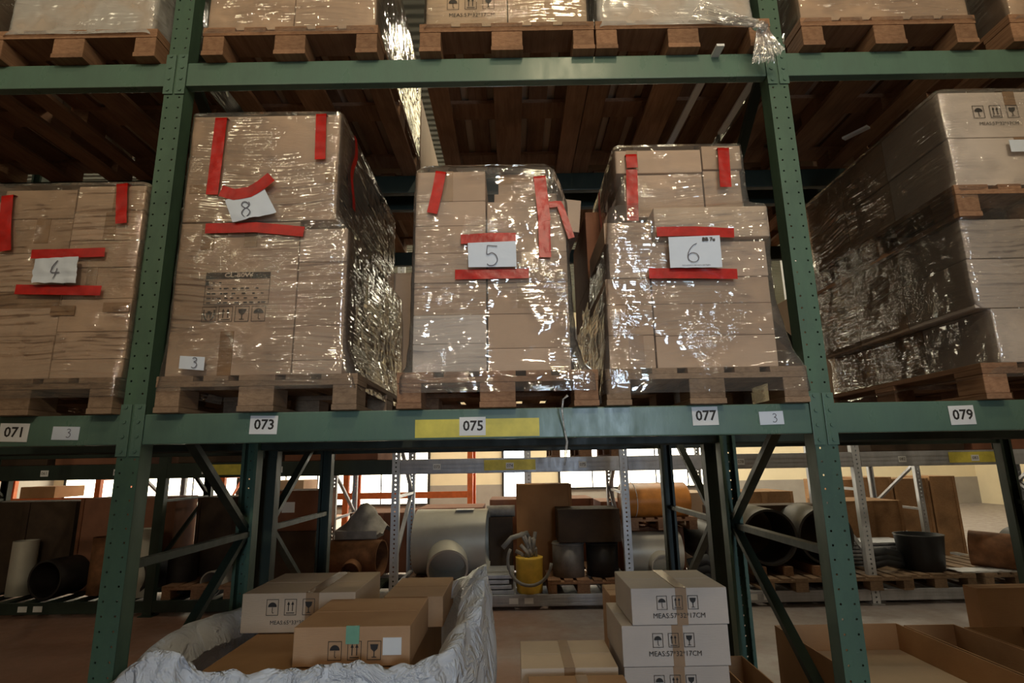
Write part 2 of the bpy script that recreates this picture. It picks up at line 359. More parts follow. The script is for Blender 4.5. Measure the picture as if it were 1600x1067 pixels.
# ------------------------------------------------------------ racks
XL, XR = -1.521, 1.233; L1, L2 = 1.815, 3.43; XLL, XRR = -4.275, 3.987
def channel(mb, X, Y, z0, z1, w, d, face=-1):
    t = .003
    mb.box(X-w/2, X+w/2, Y-t/2 if face < 0 else Y+d-t/2, Y+t/2 if face < 0 else Y+d+t/2, z0, z1)
    for s in (-1, 1): mb.box(X+s*(w/2-t/2)-t/2, X+s*(w/2-t/2)+t/2, Y, Y+d, z0, z1)
    yl = Y+d if face < 0 else Y
    for s in (-1, 1): mb.box(X+s*(w/2-.009)-.009, X+s*(w/2-.009)+.009, yl-t/2, yl+t/2, z0, z1)
def frame(label, X, Yf, Yr, H, mat, mat2, w=.09, d=.075, z0=.5, pitch=.75, group=None, up=True):
    r = tag(empty('rack_frame', (X, (Yf+Yr)/2, 0)), label, 'rack frame', group)
    for k, Y in ((-1, Yf), (1, Yr-d)):
        mb = MB(); channel(mb, X, Y, .008, H, w, d, k); mb.build('post', mat, r)
        MB().box(X-w*.8, X+w*.8, Y-.03, Y+d+.03, 0, .01).build('foot_plate', mat2, r)
    z = z0; fwd = up; n = 0
    ya, yb = Yf+d*.6, Yr-d*.6
    while z < H-pitch and n < 8:
        a, b = ((ya, yb) if fwd else (yb, ya))
        MB().bar((X, a, z), (X, b, z+pitch), .03, .045, up=(1, 0, 0)).build('diagonal_brace', mat2, r)
        z += pitch; fwd = not fwd; n += 1
    for zz in (.25, z0+pitch*.98, H-.3):
        MB().bar((X+.016, ya, zz), (X+.016, yb, zz), .03, .04, up=(1, 0, 0)).build('horizontal_brace', mat2, r)
    return r
def beam(label, X0, X1, Y, ztop, h, mat, cmat, group=None, plates=True, depth=.045, grooves=0, w=.09):
    """Y is the aisle face; runs between the inner faces of two posts"""
    r = tag(empty('shelf_beam', ((X0+X1)/2, Y, ztop-h)), label, 'shelf beam', group)
    sg = 1 if depth > 0 else -1; y0, y1 = sorted((Y, Y+depth))
    mb = MB(); mb.box(X0, X1, y0, y1, ztop-h, ztop, .005)
    for g in range(grooves): mb.box(X0, X1, y0-.004, y0+.002, ztop-h+h*(g+.7)/(grooves+.6)-h*.07, ztop-h+h*(g+.7)/(grooves+.6)+h*.07)
    mb.build('beam_rail', mat, r)
    if plates:
        for s, X in ((-1, X0), (1, X1)):
            mb = MB(); xa, xb = sorted((X-s*.003, X+s*(w*.5-.004)))
            yy = Y-sg*.004 - (sg*.0)
            mb.box(xa, xb, min(yy-sg*.004, yy), max(yy-sg*.004, yy), ztop-h-.045, ztop+.04, .001)
            for q in range(4):
                mb.tube([(X+s*.018, yy-sg*.004, ztop-h-.025+q*.058), (X+s*.018, yy-sg*.009, ztop-h-.025+q*.058)], .0075, 8)
            mb.build('end_connector', cmat, r)
    return r
hw = .046
side = {'A': ('on the near aisle side', 2.25, 3.36), 'B': ('in the back-to-back row behind', 3.56, 4.70)}
for rw, (wd, Yf, Yr) in side.items():
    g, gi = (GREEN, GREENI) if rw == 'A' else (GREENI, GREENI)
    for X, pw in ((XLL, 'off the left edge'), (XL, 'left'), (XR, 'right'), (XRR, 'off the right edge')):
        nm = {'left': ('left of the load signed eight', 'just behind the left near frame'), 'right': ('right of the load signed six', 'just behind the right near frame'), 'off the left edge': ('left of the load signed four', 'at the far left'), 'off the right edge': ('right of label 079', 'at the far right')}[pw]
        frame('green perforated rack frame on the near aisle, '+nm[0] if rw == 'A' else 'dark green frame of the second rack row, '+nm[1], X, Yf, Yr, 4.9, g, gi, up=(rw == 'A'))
BEAMS = {}
for bi, (xa, xb, bw) in enumerate(((XLL+hw, XL-hw, 'left'), (XL+hw, XR-hw, 'middle'), (XR+hw, XRR-hw, 'right'))):
    for li, (zt, lw) in enumerate(((L1, 'lower'), (L2, 'upper'))):
        BEAMS[bi, li] = beam('%s front beam of the near rack, %s bay, green' % (lw, bw), xa, xb, 2.25, zt, .12, GREENB, GREENB)
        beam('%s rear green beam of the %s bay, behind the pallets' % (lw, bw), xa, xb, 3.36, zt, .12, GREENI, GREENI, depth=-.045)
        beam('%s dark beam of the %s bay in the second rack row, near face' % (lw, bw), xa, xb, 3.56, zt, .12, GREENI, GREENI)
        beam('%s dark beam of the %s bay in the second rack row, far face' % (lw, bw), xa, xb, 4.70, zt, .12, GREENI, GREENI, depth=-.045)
def plate(par, px, mat, Y, name='shelf_label', txt=None, size=.055, ink=INK, dy=0., tilt=0., bold=.0012, lab=None):
    a = P(px[0], px[1], Y); b = P(px[2], px[3], Y); y = Y-.002-dy
    x0, x1, z0, z1 = a.x, b.x, b.z, a.z
    cx, cz = (x0+x1)/2, (z0+z1)/2; M = Matrix.Translation((cx, y, cz)) @ Matrix.Rotation(tilt, 4, 'Y')
    o = MB().box(-(x1-x0)/2, (x1-x0)/2, -.0012, 0, -(z1-z0)/2, (z1-z0)/2, M=M).build(name, mat, par)
    if lab: o['label'] = lab
    if txt: text(txt, size, cx+.003, cz, y-.002, ink, o, 'printed_digits', bold, rot=-tilt)
    return o
B0, B1, B2 = BEAMS[0, 0], BEAMS[1, 0], BEAMS[2, 0]
plate(B0, (2, 662, 43, 690), LABELW, 2.25, txt='071', tilt=.03, lab='white label printed 071'); 
plate(B1, (649, 656, 843, 681), YEL, 2.25, name='yellow_marker_strip')
plate(B1, (392, 650, 433, 678), LABELW, 2.25, txt='073', lab='white label printed 073', tilt=.02); plate(B1, (718, 652, 759, 680), LABELW, 2.25, txt='075', dy=.002, lab='white label printed 075')
plate(B1, (1080, 636, 1123, 664), LABELW, 2.25, txt='077', lab='white label printed 077', tilt=-.01); plate(B2, (1480, 634, 1525, 663), LABELW, 2.25, txt='079', lab='white label printed 079', tilt=-.02)
def pen(par, kind, cx, cz, s, y, mat=PENCIL, wd=None, rot=0., name='handwritten_digit'):
    S = {'8': [[(.22, .62), (.1, .82), (-.12, .9), (-.26, .72), (-.1, .5), (.14, .36), (.26, .12), (.1, -.12), (-.14, -.1), (-.26, .12), (-.12, .38), (.12, .5), (.26, .68), (.2, .84)]],
         '5': [[(.3, .86), (-.18, .9)], [(-.18, .9), (-.2, .45), (.04, .52), (.24, .38), (.3, .12), (.14, -.1), (-.1, -.12), (-.2, -.04)]],
         '6': [[(.26, .9), (.04, .78), (-.16, .52), (-.26, .2), (-.2, -.04), (0, -.14), (.2, -.08), (.3, .12), (.2, .32), (-.02, .38), (-.2, .28), (-.26, .12)]],
         '4': [[(.1, .95), (-.18, .3), (.3, .28)], [(.12, .5), (.1, -.12)]],
         '3': [[(-.2, .82), (0, .92), (.2, .8), (.16, .6), (-.04, .48), (.18, .38), (.26, .16), (.1, -.08), (-.14, -.1), (-.24, 0)]]}[kind]
    mb = MB(); cr, sr = math.cos(rot), math.sin(rot)
    for st in S:
        q = []
        for i in range(len(st)-1):                      # smooth the stroke
            p0 = st[max(i-1, 0)]; p1 = st[i]; p2 = st[i+1]; p3 = st[min(i+2, len(st)-1)]
            for k in range(5):
                u = k/5; q.append(tuple(.5*((2*b)+(-a+c)*u+(2*a-5*b+4*c-d)*u*u+(-a+3*b-3*c+d)*u**3) for a, b, c, d in zip(p0, p1, p2, p3)))
        q.append(st[-1]); q = [(a, b-.4) for a, b in q]
        ribbon(mb, [(cx+s*(a*cr-b*sr), cz+s*(a*sr+b*cr)) for a, b in q], wd or s*.055, y)
    return mb.build(name, mat, par)
for par, px, t in ((B0, (84, 667, 123, 687), .03), (B1, (1185, 643, 1225, 663), -.02)):
    o = plate(par, px, PAPER, 2.25, name='paper_slip', tilt=t, lab='white paper slip marked 3 by hand'); c = (P(px[0], px[1], 2.25)+P(px[2], px[3], 2.25))/2
    pen(o, '3', c.x+.012, c.z, .032, 2.25-.0045, wd=.0028)

# ------------------------------------------------------------ pallets
def pallet_parts(r, x0, x1, y0, y1, z, mat, lean=0.):
    W = x1-x0; Dp = y1-y0
    bx = [(x0, x0+.1), ((x0+x1)/2-.0725, (x0+x1)/2+.0725), (x1-.1, x1)]
    by = [(y0, y0+.145), ((y0+y1)/2-.0725, (y0+y1)/2+.0725), (y1-.145, y1)]
    for a, b in bx: MB().box(a, b, y0, y1, z, z+.022, .002).build('bottom_board', mat, r)
    for a, b in bx:
        for c, d in by: MB().box(a+.002, b-.002, c+.002, d-.002, z+.022, z+.100, .004).build('block', mat, r)
    for c, d in by: MB().box(x0, x1, c, d, z+.100, z+.122, .002).build('stringer_board', mat, r)
    ws = (.145, .1, .145, .1, .145); gap = (W-sum(ws))/4; x = x0
    for k in ws: MB().box(x, x+k, y0, y1, z+.122, z+.144, .002).build('deck_board', mat, r); x += k+gap
PAL_LABEL = {}
def pallet(label, x0, y0, z, mat=WOOD, w=.8, d=1.2, rz=0., proto=None, group=None):
    r = tag(empty('euro_pallet', (x0+w/2, y0+d/2, z)), label, 'pallet', group)
    if proto is None: pallet_parts(r, x0, x0+w, y0, y0+d, z, mat)
    else:
        for ch in proto.children:
            c = ch.copy(); COL.objects.link(c); c.parent = r
    r.rotation_euler.z = rz
    return r
pal0 = pallet('wooden pallet on the middle lower beam, under the load signed eight', -1.415, 2.2, L1)
def pal(label, x0, y0, z, rz=0., group=None): return pallet(label, x0, y0, z, rz=rz, proto=pal0, group=group)
palR = pallet('wooden pallet on the middle lower beam, under the load signed five', -.46, 2.2, L1, WOODR)
def palr(label, x0, y0, z, rz=0., group=None): return pallet(label, x0, y0, z, rz=rz, proto=palR, group=group)
pal('wooden pallet on the middle lower beam, under the load signed six', .368, 2.2, L1, .0)
pal('wooden pallet on the left lower beam, under the load signed four', -2.378, 2.2, L1)
palr('lowest pallet of the tall right load, above label 079', 1.86, 2.2, L1)
palr('pallet sandwiched halfway up the tall right load above label 079', 1.895, 2.2, 2.585)
palr('upper-shelf pallet directly right of the left rack frame', -1.39, 2.2, L2); palr('upper-shelf pallet in the middle of the middle bay', -.40, 2.2, L2)
palr('upper-shelf pallet carrying the film-wrapped load with the hanging film knot', .405, 2.2, L2, .0); palr('upper-shelf pallet directly right of the right rack frame', 1.345, 2.2, L2)
palr('upper-shelf pallet directly left of the left rack frame', -2.40, 2.2, L2)
palr('upper-shelf pallet at the top right edge of the photo', 2.30, 2.2, L2); palr('upper-shelf pallet at the top left edge of the photo', -3.30, 2.2, L2)

# ------------------------------------------------------------ cartons
def carton(label, x0, x1, y0, y1, z0, z1, mat=None, rz=0., tape=None, tilt=0., bev=.004, group=None, tmat=None, name='cardboard_box', seam=True):
    mat = mat or CARD; cx, cy = (x0+x1)/2, (y0+y1)/2
    j = .002*noise.noise(Vector((x0*9, z0*9, y0*5)))
    mb = MB(); mb.box(x0+.001, x1-.001, y0+abs(j), y1, z0+.0006, z1-.0006, bev)
    if seam:                                          # the thin seam strip between the top flaps
        mb.box(x0+.006, x1-.006, cy-.006, cy-.004, z1-.0008, z1+.0006)
    o = mb.build(name, mat, None, (cx, cy, z0))
    tag(o, label, 'box', group)
    if tape:                                          # fractions across the front where tape comes down from the top
        for fx, ln, tw in tape:
            tx = x0+fx*(x1-x0); t2 = MB(); yf = y0-.0012
            t2.box(tx-tw/2, tx+tw/2, yf, y0+.002, z1-ln, z1+.0012); t2.box(tx-tw/2, tx+tw/2, yf, y1, z1, z1+.0014)
            t2.build('packing_tape', tmat or TAPE2, o)
    o.rotation_euler = (0, tilt, rz)
    return o
ORD = ('topmost', 'second', 'third', 'fourth', 'fifth', 'sixth', 'seventh', 'eighth')
def column(where, x0, x1, y0, y1, zs, mat=None, tapes=None, jit=.006, mats=None, what='brown box'):
    out = []; n = len(zs)-1
    for i in range(n):
        o = 'lowest' if i == n-1 and n > 1 else ORD[i]
        q = jit*noise.noise(Vector((x0*5+i*3.1, y0*3, 1)))*2
        out.append(carton('%s, %s in the %s' % (what, o, where), x0, x1, y0+abs(q), y1+abs(q), zs[i+1], zs[i], (mats[i] if mats else mat), tape=(tapes or {}).get(i)))
    return out

# ------------------------------------------------------------ stretch film
def wrap(label, prof, mat, amp=.004, top=.1, cr=.03, step=.022, sag=None, name='stretch_film'):
    prof = sorted(prof); z0 = prof[0][0]; z1 = prof[-1][0]
    def at(z):
        for a, b in zip(prof, prof[1:]):
            if z <= b[0]+1e-9:
                u = (z-a[0])/max(b[0]-a[0], 1e-9); return [p+(q-p)*u for p, q in zip(a[1:], b[1:])]
        return list(prof[-1][1:])
    def ring(e, z, ins=0.):
        x0, x1, y0, y1 = e; x0 += ins; x1 -= ins; y0 += ins; y1 -= ins; r = cr
        pts = []
        W = [(x0+r, y0, x1-r, y0), (x1, y0+r, x1, y1-r), (x1-r, y1, x0+r, y1), (x0, y1-r, x0, y0+r)]
        C = [(x1-r, y0+r, -90), (x1-r, y1-r, 0), (x0+r, y1-r, 90), (x0+r, y0+r, 180)]
        for (a, b, c, d), (ux, uy, an), n in zip(W, C, ns):
            for k in range(n): pts.append((a+(c-a)*k/n, b+(d-b)*k/n))
            for k in range(4):
                t = math.radians(an+90*k/4); pts.append((ux+r*math.cos(t), uy+r*math.sin(t)))
        mx, my = (x0+x1)/2, (y0+y1)/2; out = []
        for px, py in pts:
            d = Vector((px-mx, py-my, 0)); d = Vector((d.x/abs(x1-x0), d.y/abs(y1-y0), 0)).normalized()
            v = Vector((px, py, z)); q = noise.noise(Vector((px*4, py*4, z*16)))+.6*noise.noise(Vector((px*13+5, py*13, z*13+z0)))
            out.append(v+d*(amp*q))
        return out
    e = at((z0+z1)/2); ns = [max(2, int((e[1]-e[0])/step)), max(2, int((e[3]-e[2])/(step*2))), 8, max(2, int((e[3]-e[2])/(step*2)))]
    nz = max(3, int((z1-z0)/step)); rows = [ring(at(z0+(z1-z0)*i/nz), z0+(z1-z0)*i/nz) for i in range(nz+1)]
    if top:
        for k in range(1, 5): rows.append([p+Vector((0, 0, .004-.001*k+.006*noise.noise(p*9))) for p in ring(at(z1), z1, top*k/4)])
    mb = MB(); mb.grid(rows, True)
    e0 = prof[0][1:]
    o = mb.build(name, mat, None, ((e0[0]+e0[1])/2, (e0[2]+e0[3])/2, z0)); return tag(o, label, 'stretch film')
def red(par, pts, wd, Y, fold=0., lab=None):
    """a strip of red tape on the film; pts are picture points read on the plane Y"""
    W = [P(x, y, Y-.004) for x, y in pts]; q = []
    for a, b in zip(W, W[1:]):
        n = max(2, int((b-a).length/.012)); q += [a.lerp(b, k/n) for k in range(n)]
    q.append(W[-1]); mb = MB(); rows = []
    for i, p in enumerate(q):
        d = q[min(i+1, len(q)-1)]-q[max(i-1, 0)]; n = Vector((-d.z, 0, d.x)).normalized()
        rows.append([p+n*(wd*k/4)+Vector((0, .0022*noise.noise(p*40+Vector((k, 0, 0)))-.001, 0)) for k in (-2, -1, 0, 1, 2)])
    if fold:
        t0 = rows[0]; rows = [[v+Vector((0, fold*k/3+.003, .003)) for v in t0] for k in (3, 2, 1)]+rows
    mb.grid(rows); o = mb.build('red_tape', RED, par)
    if lab: o['label'] = lab
    return o
def sheet(label, quad, Y, digit, wd, par=None, dig=(0, 0, .06), curl=.012, rot=0., seed=0):
    """a sheet of paper: quad picture corners TL, TR, BR, BL"""
    c = [P(x, y, Y-.004) for x, y in quad]; rows = []
    for i in range(11):
        u = i/10; L = c[0].lerp(c[3], u); R_ = c[1].lerp(c[2], u)
        rows.append([L.lerp(R_, k/10)+Vector((0, -.003-abs(curl*noise.noise(Vector((k*.33, i*.28, seed))))*(.3+u), 0)) for k in range(11)])
    mb = MB(); mb.grid(rows); cc = (c[0]+c[1]+c[2]+c[3])/4
    o = mb.build('paper_sign', PAPER, None, (cc.x, Y, min(c[2].z, c[3].z))); tag(o, label, 'paper sign')
    pn = pen(o, digit, cc.x+dig[0], cc.z+dig[1], dig[2], Y-.0085, wd=wd, rot=rot); og = ORG[o.name]
    for v in pn.data.vertices:
        u = (c[0].z-(v.co.z+og.z))/(c[0].z-c[3].z); L = c[0].lerp(c[3], u); R_ = c[1].lerp(c[2], u); k = 10*((v.co.x+og.x)-L.x)/(R_.x-L.x)
        v.co.y = Y-.004-.003-abs(curl*noise.noise(Vector((k*.33, u*10*.28, seed))))*(.3+u)-.0055-og.y
    return o

# ---- load signed eight (middle bay, left)
W8 = 'load signed eight'
b = carton('large cardboard box at the very top of the load signed eight', -1.402, -.745, 2.225, 2.70, 2.628, 3.132, tmat=TAPE)
MB().box(-1.385, -1.30, 2.2235, 2.226, 2.76, 2.80).build('tape_patch', TAPE2, b); MB().box(-.80, -.747, 2.2235, 2.226, 2.80, 2.84).build('tape_patch', TAPE2, b)
carton('top-layer cardboard box at the back of the load signed eight', -1.38, -.752, 2.71, 3.38, 2.628, 3.10)
b = carton('tall cardboard box printed CL-80W with handling symbols, load signed eight', -1.402, -.893, 2.225, 2.70, 1.962, 2.622)
for fx in (.18, .54): 
    MB().box(-1.402+.509*fx, -1.402+.509*fx+.055, 2.2235, 2.226, 2.50 if fx < .3 else 2.51, 2.62).build('packing_tape', TAPE, b)
MB().box(-1.19, -1.135, 2.2235, 2.226, 1.963, 2.145).build('packing_tape', TAPE, b); MB().box(-1.25, -1.20, 2.2235, 2.226, 2.565, 2.60).build('packing_tape', TAPE2, b)
yb = 2.2225
pr = MB(); poly(pr, [(-1.272, 2.372), (-1.003, 2.372), (-1.003, 2.398), (-1.272, 2.398)], yb); pr.build('title_bar', INK, b)
text('CL-80W', .026, -1.135, 2.385, yb-.0008, CARD2, b, bold=.0003, sx=1.3)
pr = MB(); frame_rect(pr, -1.272, -1.003, 2.258, 2.372, yb); 
poly(pr, [(-1.270, 2.343), (-1.258, 2.343), (-1.258, 2.362), (-1.270, 2.362)], yb)
for z in (2.345, 2.318, 2.296, 2.277): poly(pr, [(-1.272, z), (-1.003, z), (-1.003, z+.0012), (-1.272, z+.0012)], yb)
random.seed(3)
for z in (2.350, 2.325, 2.303, 2.283, 2.264):
    x = -1.262+(.02 if z > 2.34 else 0)
    while x < (-1.2 if z > 2.34 else -1.03):
        k = random.uniform(.005, .02); poly(pr, [(x, z), (x+k, z), (x+k, z+.006), (x, z+.006)], yb); x += k+random.uniform(.003, .03)
pr.build('printed_table', INK, b)
pr = MB()
for i, k in enumerate(('hands', 'arrows', 'glass', 'umbrella')): symbol(pr, k, -1.245+i*.068, 2.218, .058, .066, yb)
pr.build('handling_symbols', INK, b)
column('right-hand front column of the load signed eight', -.891, -.688, 2.225, 2.70, (2.588, 2.44, 2.285, 2.165, 2.02, 1.962), mats=[CARD]*5)
column('middle column along the right side of the load signed eight', -1.1, -.69, 2.72, 3.04, (2.62, 2.40, 2.18, 1.962), mats=[CARD, CARDO, CARD])
column('rear column along the right side of the load signed eight', -1.1, -.70, 3.06, 3.38, (2.62, 2.30, 1.962), mats=[CARD, CARDO])
f8 = wrap('clear stretch film around the load signed eight', [(1.90, -1.42, -.617, 2.19, 3.405), (1.962, -1.415, -.63, 2.19, 3.40), (2.10, -1.41, -.672, 2.208, 3.40), (2.60, -1.412, -.68, 2.210, 3.395), (2.66, -1.41, -.735, 2.210, 3.39), (3.142, -1.41, -.737, 2.212, 3.39)], FILM[0], top=.16)
red(f8, [(346, 184), (338, 250), (331, 304)], .052, 2.205, .06); red(f8, [(502, 178), (500, 249)], .046, 2.205, .06)
red(f8, [(321, 357), (400, 355), (475, 362)], .045, 2.205)
o = MB(); yy = [Vector((-.731, 2.40+.03*math.sin(k), 3.13-.045*k)) for k in range(9)]
o.grid([[p+Vector((.002, -.022, 0)), p+Vector((.002, .022, 0))] for p in yy]); o.build('red_tape', RED, f8)
s8 = sheet('crumpled white sheet with a handwritten eight on the top box', ((352, 313), (413, 294), (433, 333), (364, 348)), 2.193, '8', .0042, dig=(-.012, -.016, .066), rot=.14, seed=3)
red(f8, [(345, 298), (366, 304), (390, 300), (408, 289), (424, 276)], .05, 2.188)
s3 = sheet('small white card marked 3 low on the CL-80W box', ((282, 556), (321, 558), (319, 579), (280, 576)), 2.194, '3', .0032, dig=(.012, 0, .04), curl=.001)

# ---- load signed four (left bay)
column('right-hand front column of the load signed four', -1.868, -1.572, 2.225, 2.72, (2.805, 2.678, 2.552, 2.432, 2.295, 2.155, 2.04, 1.962), tapes={0: [(.62, .127, .05)], 1: [(.55, .126, .05)], 3: [(.38, .13, .045)]}, mat=CARD)
column('middle front column of the load signed four', -2.18, -1.870, 2.225, 2.72, (2.79, 2.655, 2.50, 2.33, 2.14, 1.962), tapes={1: [(.6, .11, .06)], 3: [(.5, .07, .3)]}, mat=CARD)
column('left front column of the load signed four', -2.38, -2.182, 2.225, 2.72, (2.74, 2.50, 2.25, 1.962), mat=CARD)
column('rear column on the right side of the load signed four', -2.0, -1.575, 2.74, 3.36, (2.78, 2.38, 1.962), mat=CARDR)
o = MB(); o.box(-1.685, -1.575, 2.2215, 2.223, 2.235, 2.275); o.box(-1.90, -1.80, 2.2215, 2.223, 2.225, 2.265)
f4 = wrap('clear stretch film around the load signed four', [(1.88, -2.385, -1.567, 2.19, 3.405), (1.95, -2.385, -1.565, 2.192, 3.40), (2.05, -2.388, -1.562, 2.212, 3.40), (2.815, -2.388, -1.562, 2.214, 3.39)], FILM[3], top=.12)
o.build('tape_patch', TAPE2, f4)
red(f4, [(191, 287), (189, 349)], .047, 2.208, .05); red(f4, [(12, 305), (8, 350), (8, 392)], .05, 2.208, .05)
red(f4, [(49, 397), (100, 396), (164, 394)], .04, 2.208); red(f4, [(24, 452), (90, 453), (158, 454)], .042, 2.208)
sheet('white sheet with a handwritten four between red tapes', ((56, 405), (124, 401), (120, 443), (51, 443)), 2.195, '4', .004, dig=(.0, .0, .075), rot=-.05, seed=9, curl=.02)

# ---- load signed five
column('left front column of the load signed five', -.405, -.103, 2.225, 2.62, (2.845, 2.705, 2.592, 2.468, 2.338, 2.20, 2.078, 1.962), mats=[CARD, CARD, CARD, CARD, CARD, CARDG, CARDG], tapes={0: [(.45, .14, .05)]})
column('right front column of the load signed five', -.098, .238, 2.225, 2.62, (2.70, 2.468, 2.335, 2.20, 2.055, 1.962), tapes={1: [(.5, .06, .05)], 2: [(.44, .11, .05)]}, mat=CARD)
carton('cardboard box lying loose on the right column, load signed five', -.048, .172, 2.40, 2.72, 2.79, 2.925, rz=-.03)
carton('cardboard tray box under the loose top box, load signed five', -.07, .215, 2.33, 2.75, 2.702, 2.788)
carton('leaning box with red tape at the back right of the load signed five', .09, .355, 2.77, 3.2, 2.80, 2.985, rz=.06, tilt=.1)
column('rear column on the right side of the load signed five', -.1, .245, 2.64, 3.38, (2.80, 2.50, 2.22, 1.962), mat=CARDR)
column('rear column on the left side of the load signed five', -.405, -.105, 2.64, 3.38, (2.84, 2.40, 1.962), mat=CARD)
f5 = wrap('clear wrinkled stretch film around the load signed five', [(1.875, -.455, .338, 2.188, 3.405), (1.95, -.452, .335, 2.19, 3.40), (1.99, -.43, .29, 2.205, 3.395), (2.10, -.42, .262, 2.208, 3.395), (2.45, -.418, .25, 2.212, 3.39), (2.70, -.414, .25, 2.214, 3.39), (2.852, -.412, .20, 2.216, 3.38), (2.94, -.40, .18, 2.34, 3.3)], FILM[1], top=.08, amp=.005)
red(f5, [(689, 268), (683, 300), (675, 333)], .045, 2.208, .05); 
red(f5, [(843, 275), (848, 320), (851, 345)], .052, 2.208, .05); red(f5, [(850, 345), (852, 402)], .05, 2.206)
red(f5, [(858, 320), (874, 318), (884, 345), (893, 372)], .028, 2.208)
red(f5, [(720, 374), (765, 371), (806, 371)], .042, 2.206); red(f5, [(711, 429), (770, 428), (826, 427)], .042, 2.206)
sheet('white sheet with a handwritten five between red tapes', ((731, 380), (806, 377), (807, 417), (732, 418)), 2.193, '5', .0036, dig=(-.004, -.005, .085), curl=.004)

# ---- load signed six
carton('wide flat box at the top left of the load signed six', .478, .868, 2.30, 2.75, 2.862, 2.975, tape=[(.2, .1, .05)])
carton('box under the top left box of the load signed six', .515, .868, 2.31, 2.75, 2.655, 2.860)
carton('flat box at the top right corner of the load signed six', .872, 1.050, 2.30, 2.75, 2.876, 2.992)
carton('box under the top right corner box of the load signed six', .872, 1.040, 2.31, 2.75, 2.655, 2.874)
carton('long flat box jutting out above the sheet signed six', .608, 1.092, 2.205, 2.7, 2.512, 2.650, mat=CARD2)
carton('small box end at the left above the wide row, load signed six', .400, .604, 2.24, 2.7, 2.502, 2.60)
carton('wide box behind the sheet with the handwritten six', .412, 1.075, 2.225, 2.72, 2.345, 2.500)
column('left front column of the load signed six', .392, .580, 2.225, 2.72, (2.343, 2.23, 2.10, 1.962), tapes={1: [(.55, .1, .05)], 2: [(.6, .12, .06)]}, mat=CARD)
column('right front column of the load signed six', .584, 1.073, 2.225, 2.72, (2.343, 2.23, 2.095, 1.962), mat=CARD)
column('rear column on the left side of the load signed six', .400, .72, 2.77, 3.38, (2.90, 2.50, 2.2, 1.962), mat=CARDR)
column('rear column on the right side of the load signed six', .73, 1.06, 2.77, 3.38, (2.85, 2.4, 1.962), mat=CARD)
f6 = wrap('clear stretch film flaring out to the pallet of the load signed six', [(1.86, .360, 1.175, 2.188, 3.405), (1.955, .362, 1.172, 2.190, 3.40), (2.03, .378, 1.135, 2.205, 3.395), (2.25, .385, 1.092, 2.210, 3.39), (2.36, .40, 1.092, 2.210, 3.39), (2.52, .405, 1.098, 2.196, 3.38), (2.655, .42, 1.098, 2.196, 3.38), (2.70, .47, 1.06, 2.27, 3.36), (2.995, .472, 1.058, 2.288, 3.34)], FILM[2], top=.1, amp=.005)
red(f6, [(986, 241), (988, 262)], .05, 2.278, .05); red(f6, [(987, 265), (989, 345)], .05, 2.27); red(f6, [(1130, 231), (1134, 292)], .05, 2.278, .05)
red(f6, [(1026, 362), (1085, 361), (1147, 364)], .042, 2.186); red(f6, [(1014, 427), (1085, 427), (1152, 428)], .044, 2.195)
o = MB(); o.grid([[Vector((.452, 2.60+.02*math.sin(k)-.02, 2.93-.045*k)), Vector((.452, 2.60+.02*math.sin(k)+.025, 2.93-.045*k))] for k in range(9)]); o.build('red_tape', RED, f6)
s6 = sheet('white sheet with a handwritten six and small print, between red tapes', ((1044, 371), (1124, 368), (1128, 418), (1047, 419)), 2.180, '6', .0032, dig=(-.012, -.004, .078), curl=.005, seed=5)
_c = P(1107, 374, 2.17); text('BB 7u', .022, _c.x, _c.z, 2.168, INK, s6, 'marker_note', .0008)
_c = P(1088, 414, 2.17); text('non scrivere sul retro del foglio', .009, _c.x, _c.z, 2.168, PENCIL, s6, 'small_print')

# ---- tall load above label 079
def col79(zs, x0, tag_, mat, ln=None):
    z1, z0 = zs; k = 0
    for a, b_, d0, d1, wd in ((x0, x0+.42, 2.225, 2.62, 'front left'), (x0+.422, x0+.80, 2.225, 2.62, 'front right'), (x0+.002, x0+.42, 2.625, 3.0, 'left side middle'), (x0+.004, x0+.42, 3.005, 3.38, 'left side back')):
        bb = carton('%s box, %s, %s, tall load above label 079' % ('greyish cardboard' if k < 2 else 'cardboard', wd, tag_), a, b_, d0, d1, z0, z1, mat=mat if k < 2 else CARD, tape=[(.75 if k == 0 else .4, .07, .05)] if k < 2 else None)
        if ln and k == 0: marks(bb, ('umbrella', 'arrows', 'glass'), a+.24, z1-.10, .05, d0-.003, line='MEAS:57*32*17CM', ls=.022)
        k += 1
col79((3.19, 2.965), 1.925, 'topmost layer', CARDG, True); col79((2.963, 2.735), 1.93, 'layer on the sandwiched pallet', CARDG)
col79((2.58, 2.405), 1.908, 'layer just under the sandwiched pallet', CARDG); col79((2.403, 2.19), 1.905, 'layer above the lowest one', CARDG); col79((2.188, 1.962), 1.965, 'lowest layer', CARDG)
f9 = wrap('clear stretch film around the tall right load above label 079', [(1.9, 1.85, 2.75, 2.19, 3.41), (1.97, 1.94, 2.78, 2.205, 3.40), (2.18, 1.945, 2.78, 2.212, 3.40), (2.2, 1.898, 2.78, 2.212, 3.40), (2.58, 1.895, 2.74, 2.208, 3.40), (2.74, 1.888, 2.74, 2.196, 3.40), (2.78, 1.918, 2.74, 2.21, 3.40), (3.20, 1.913, 2.74, 2.213, 3.40)], FILM[3], top=.1)
_a, _b = P(1577, 218, 2.2), P(1612, 236, 2.2)
MB().box(_a.x, _b.x, 2.202, 2.204, _b.z, _a.z).build('white_sticker', PAPER, f9)

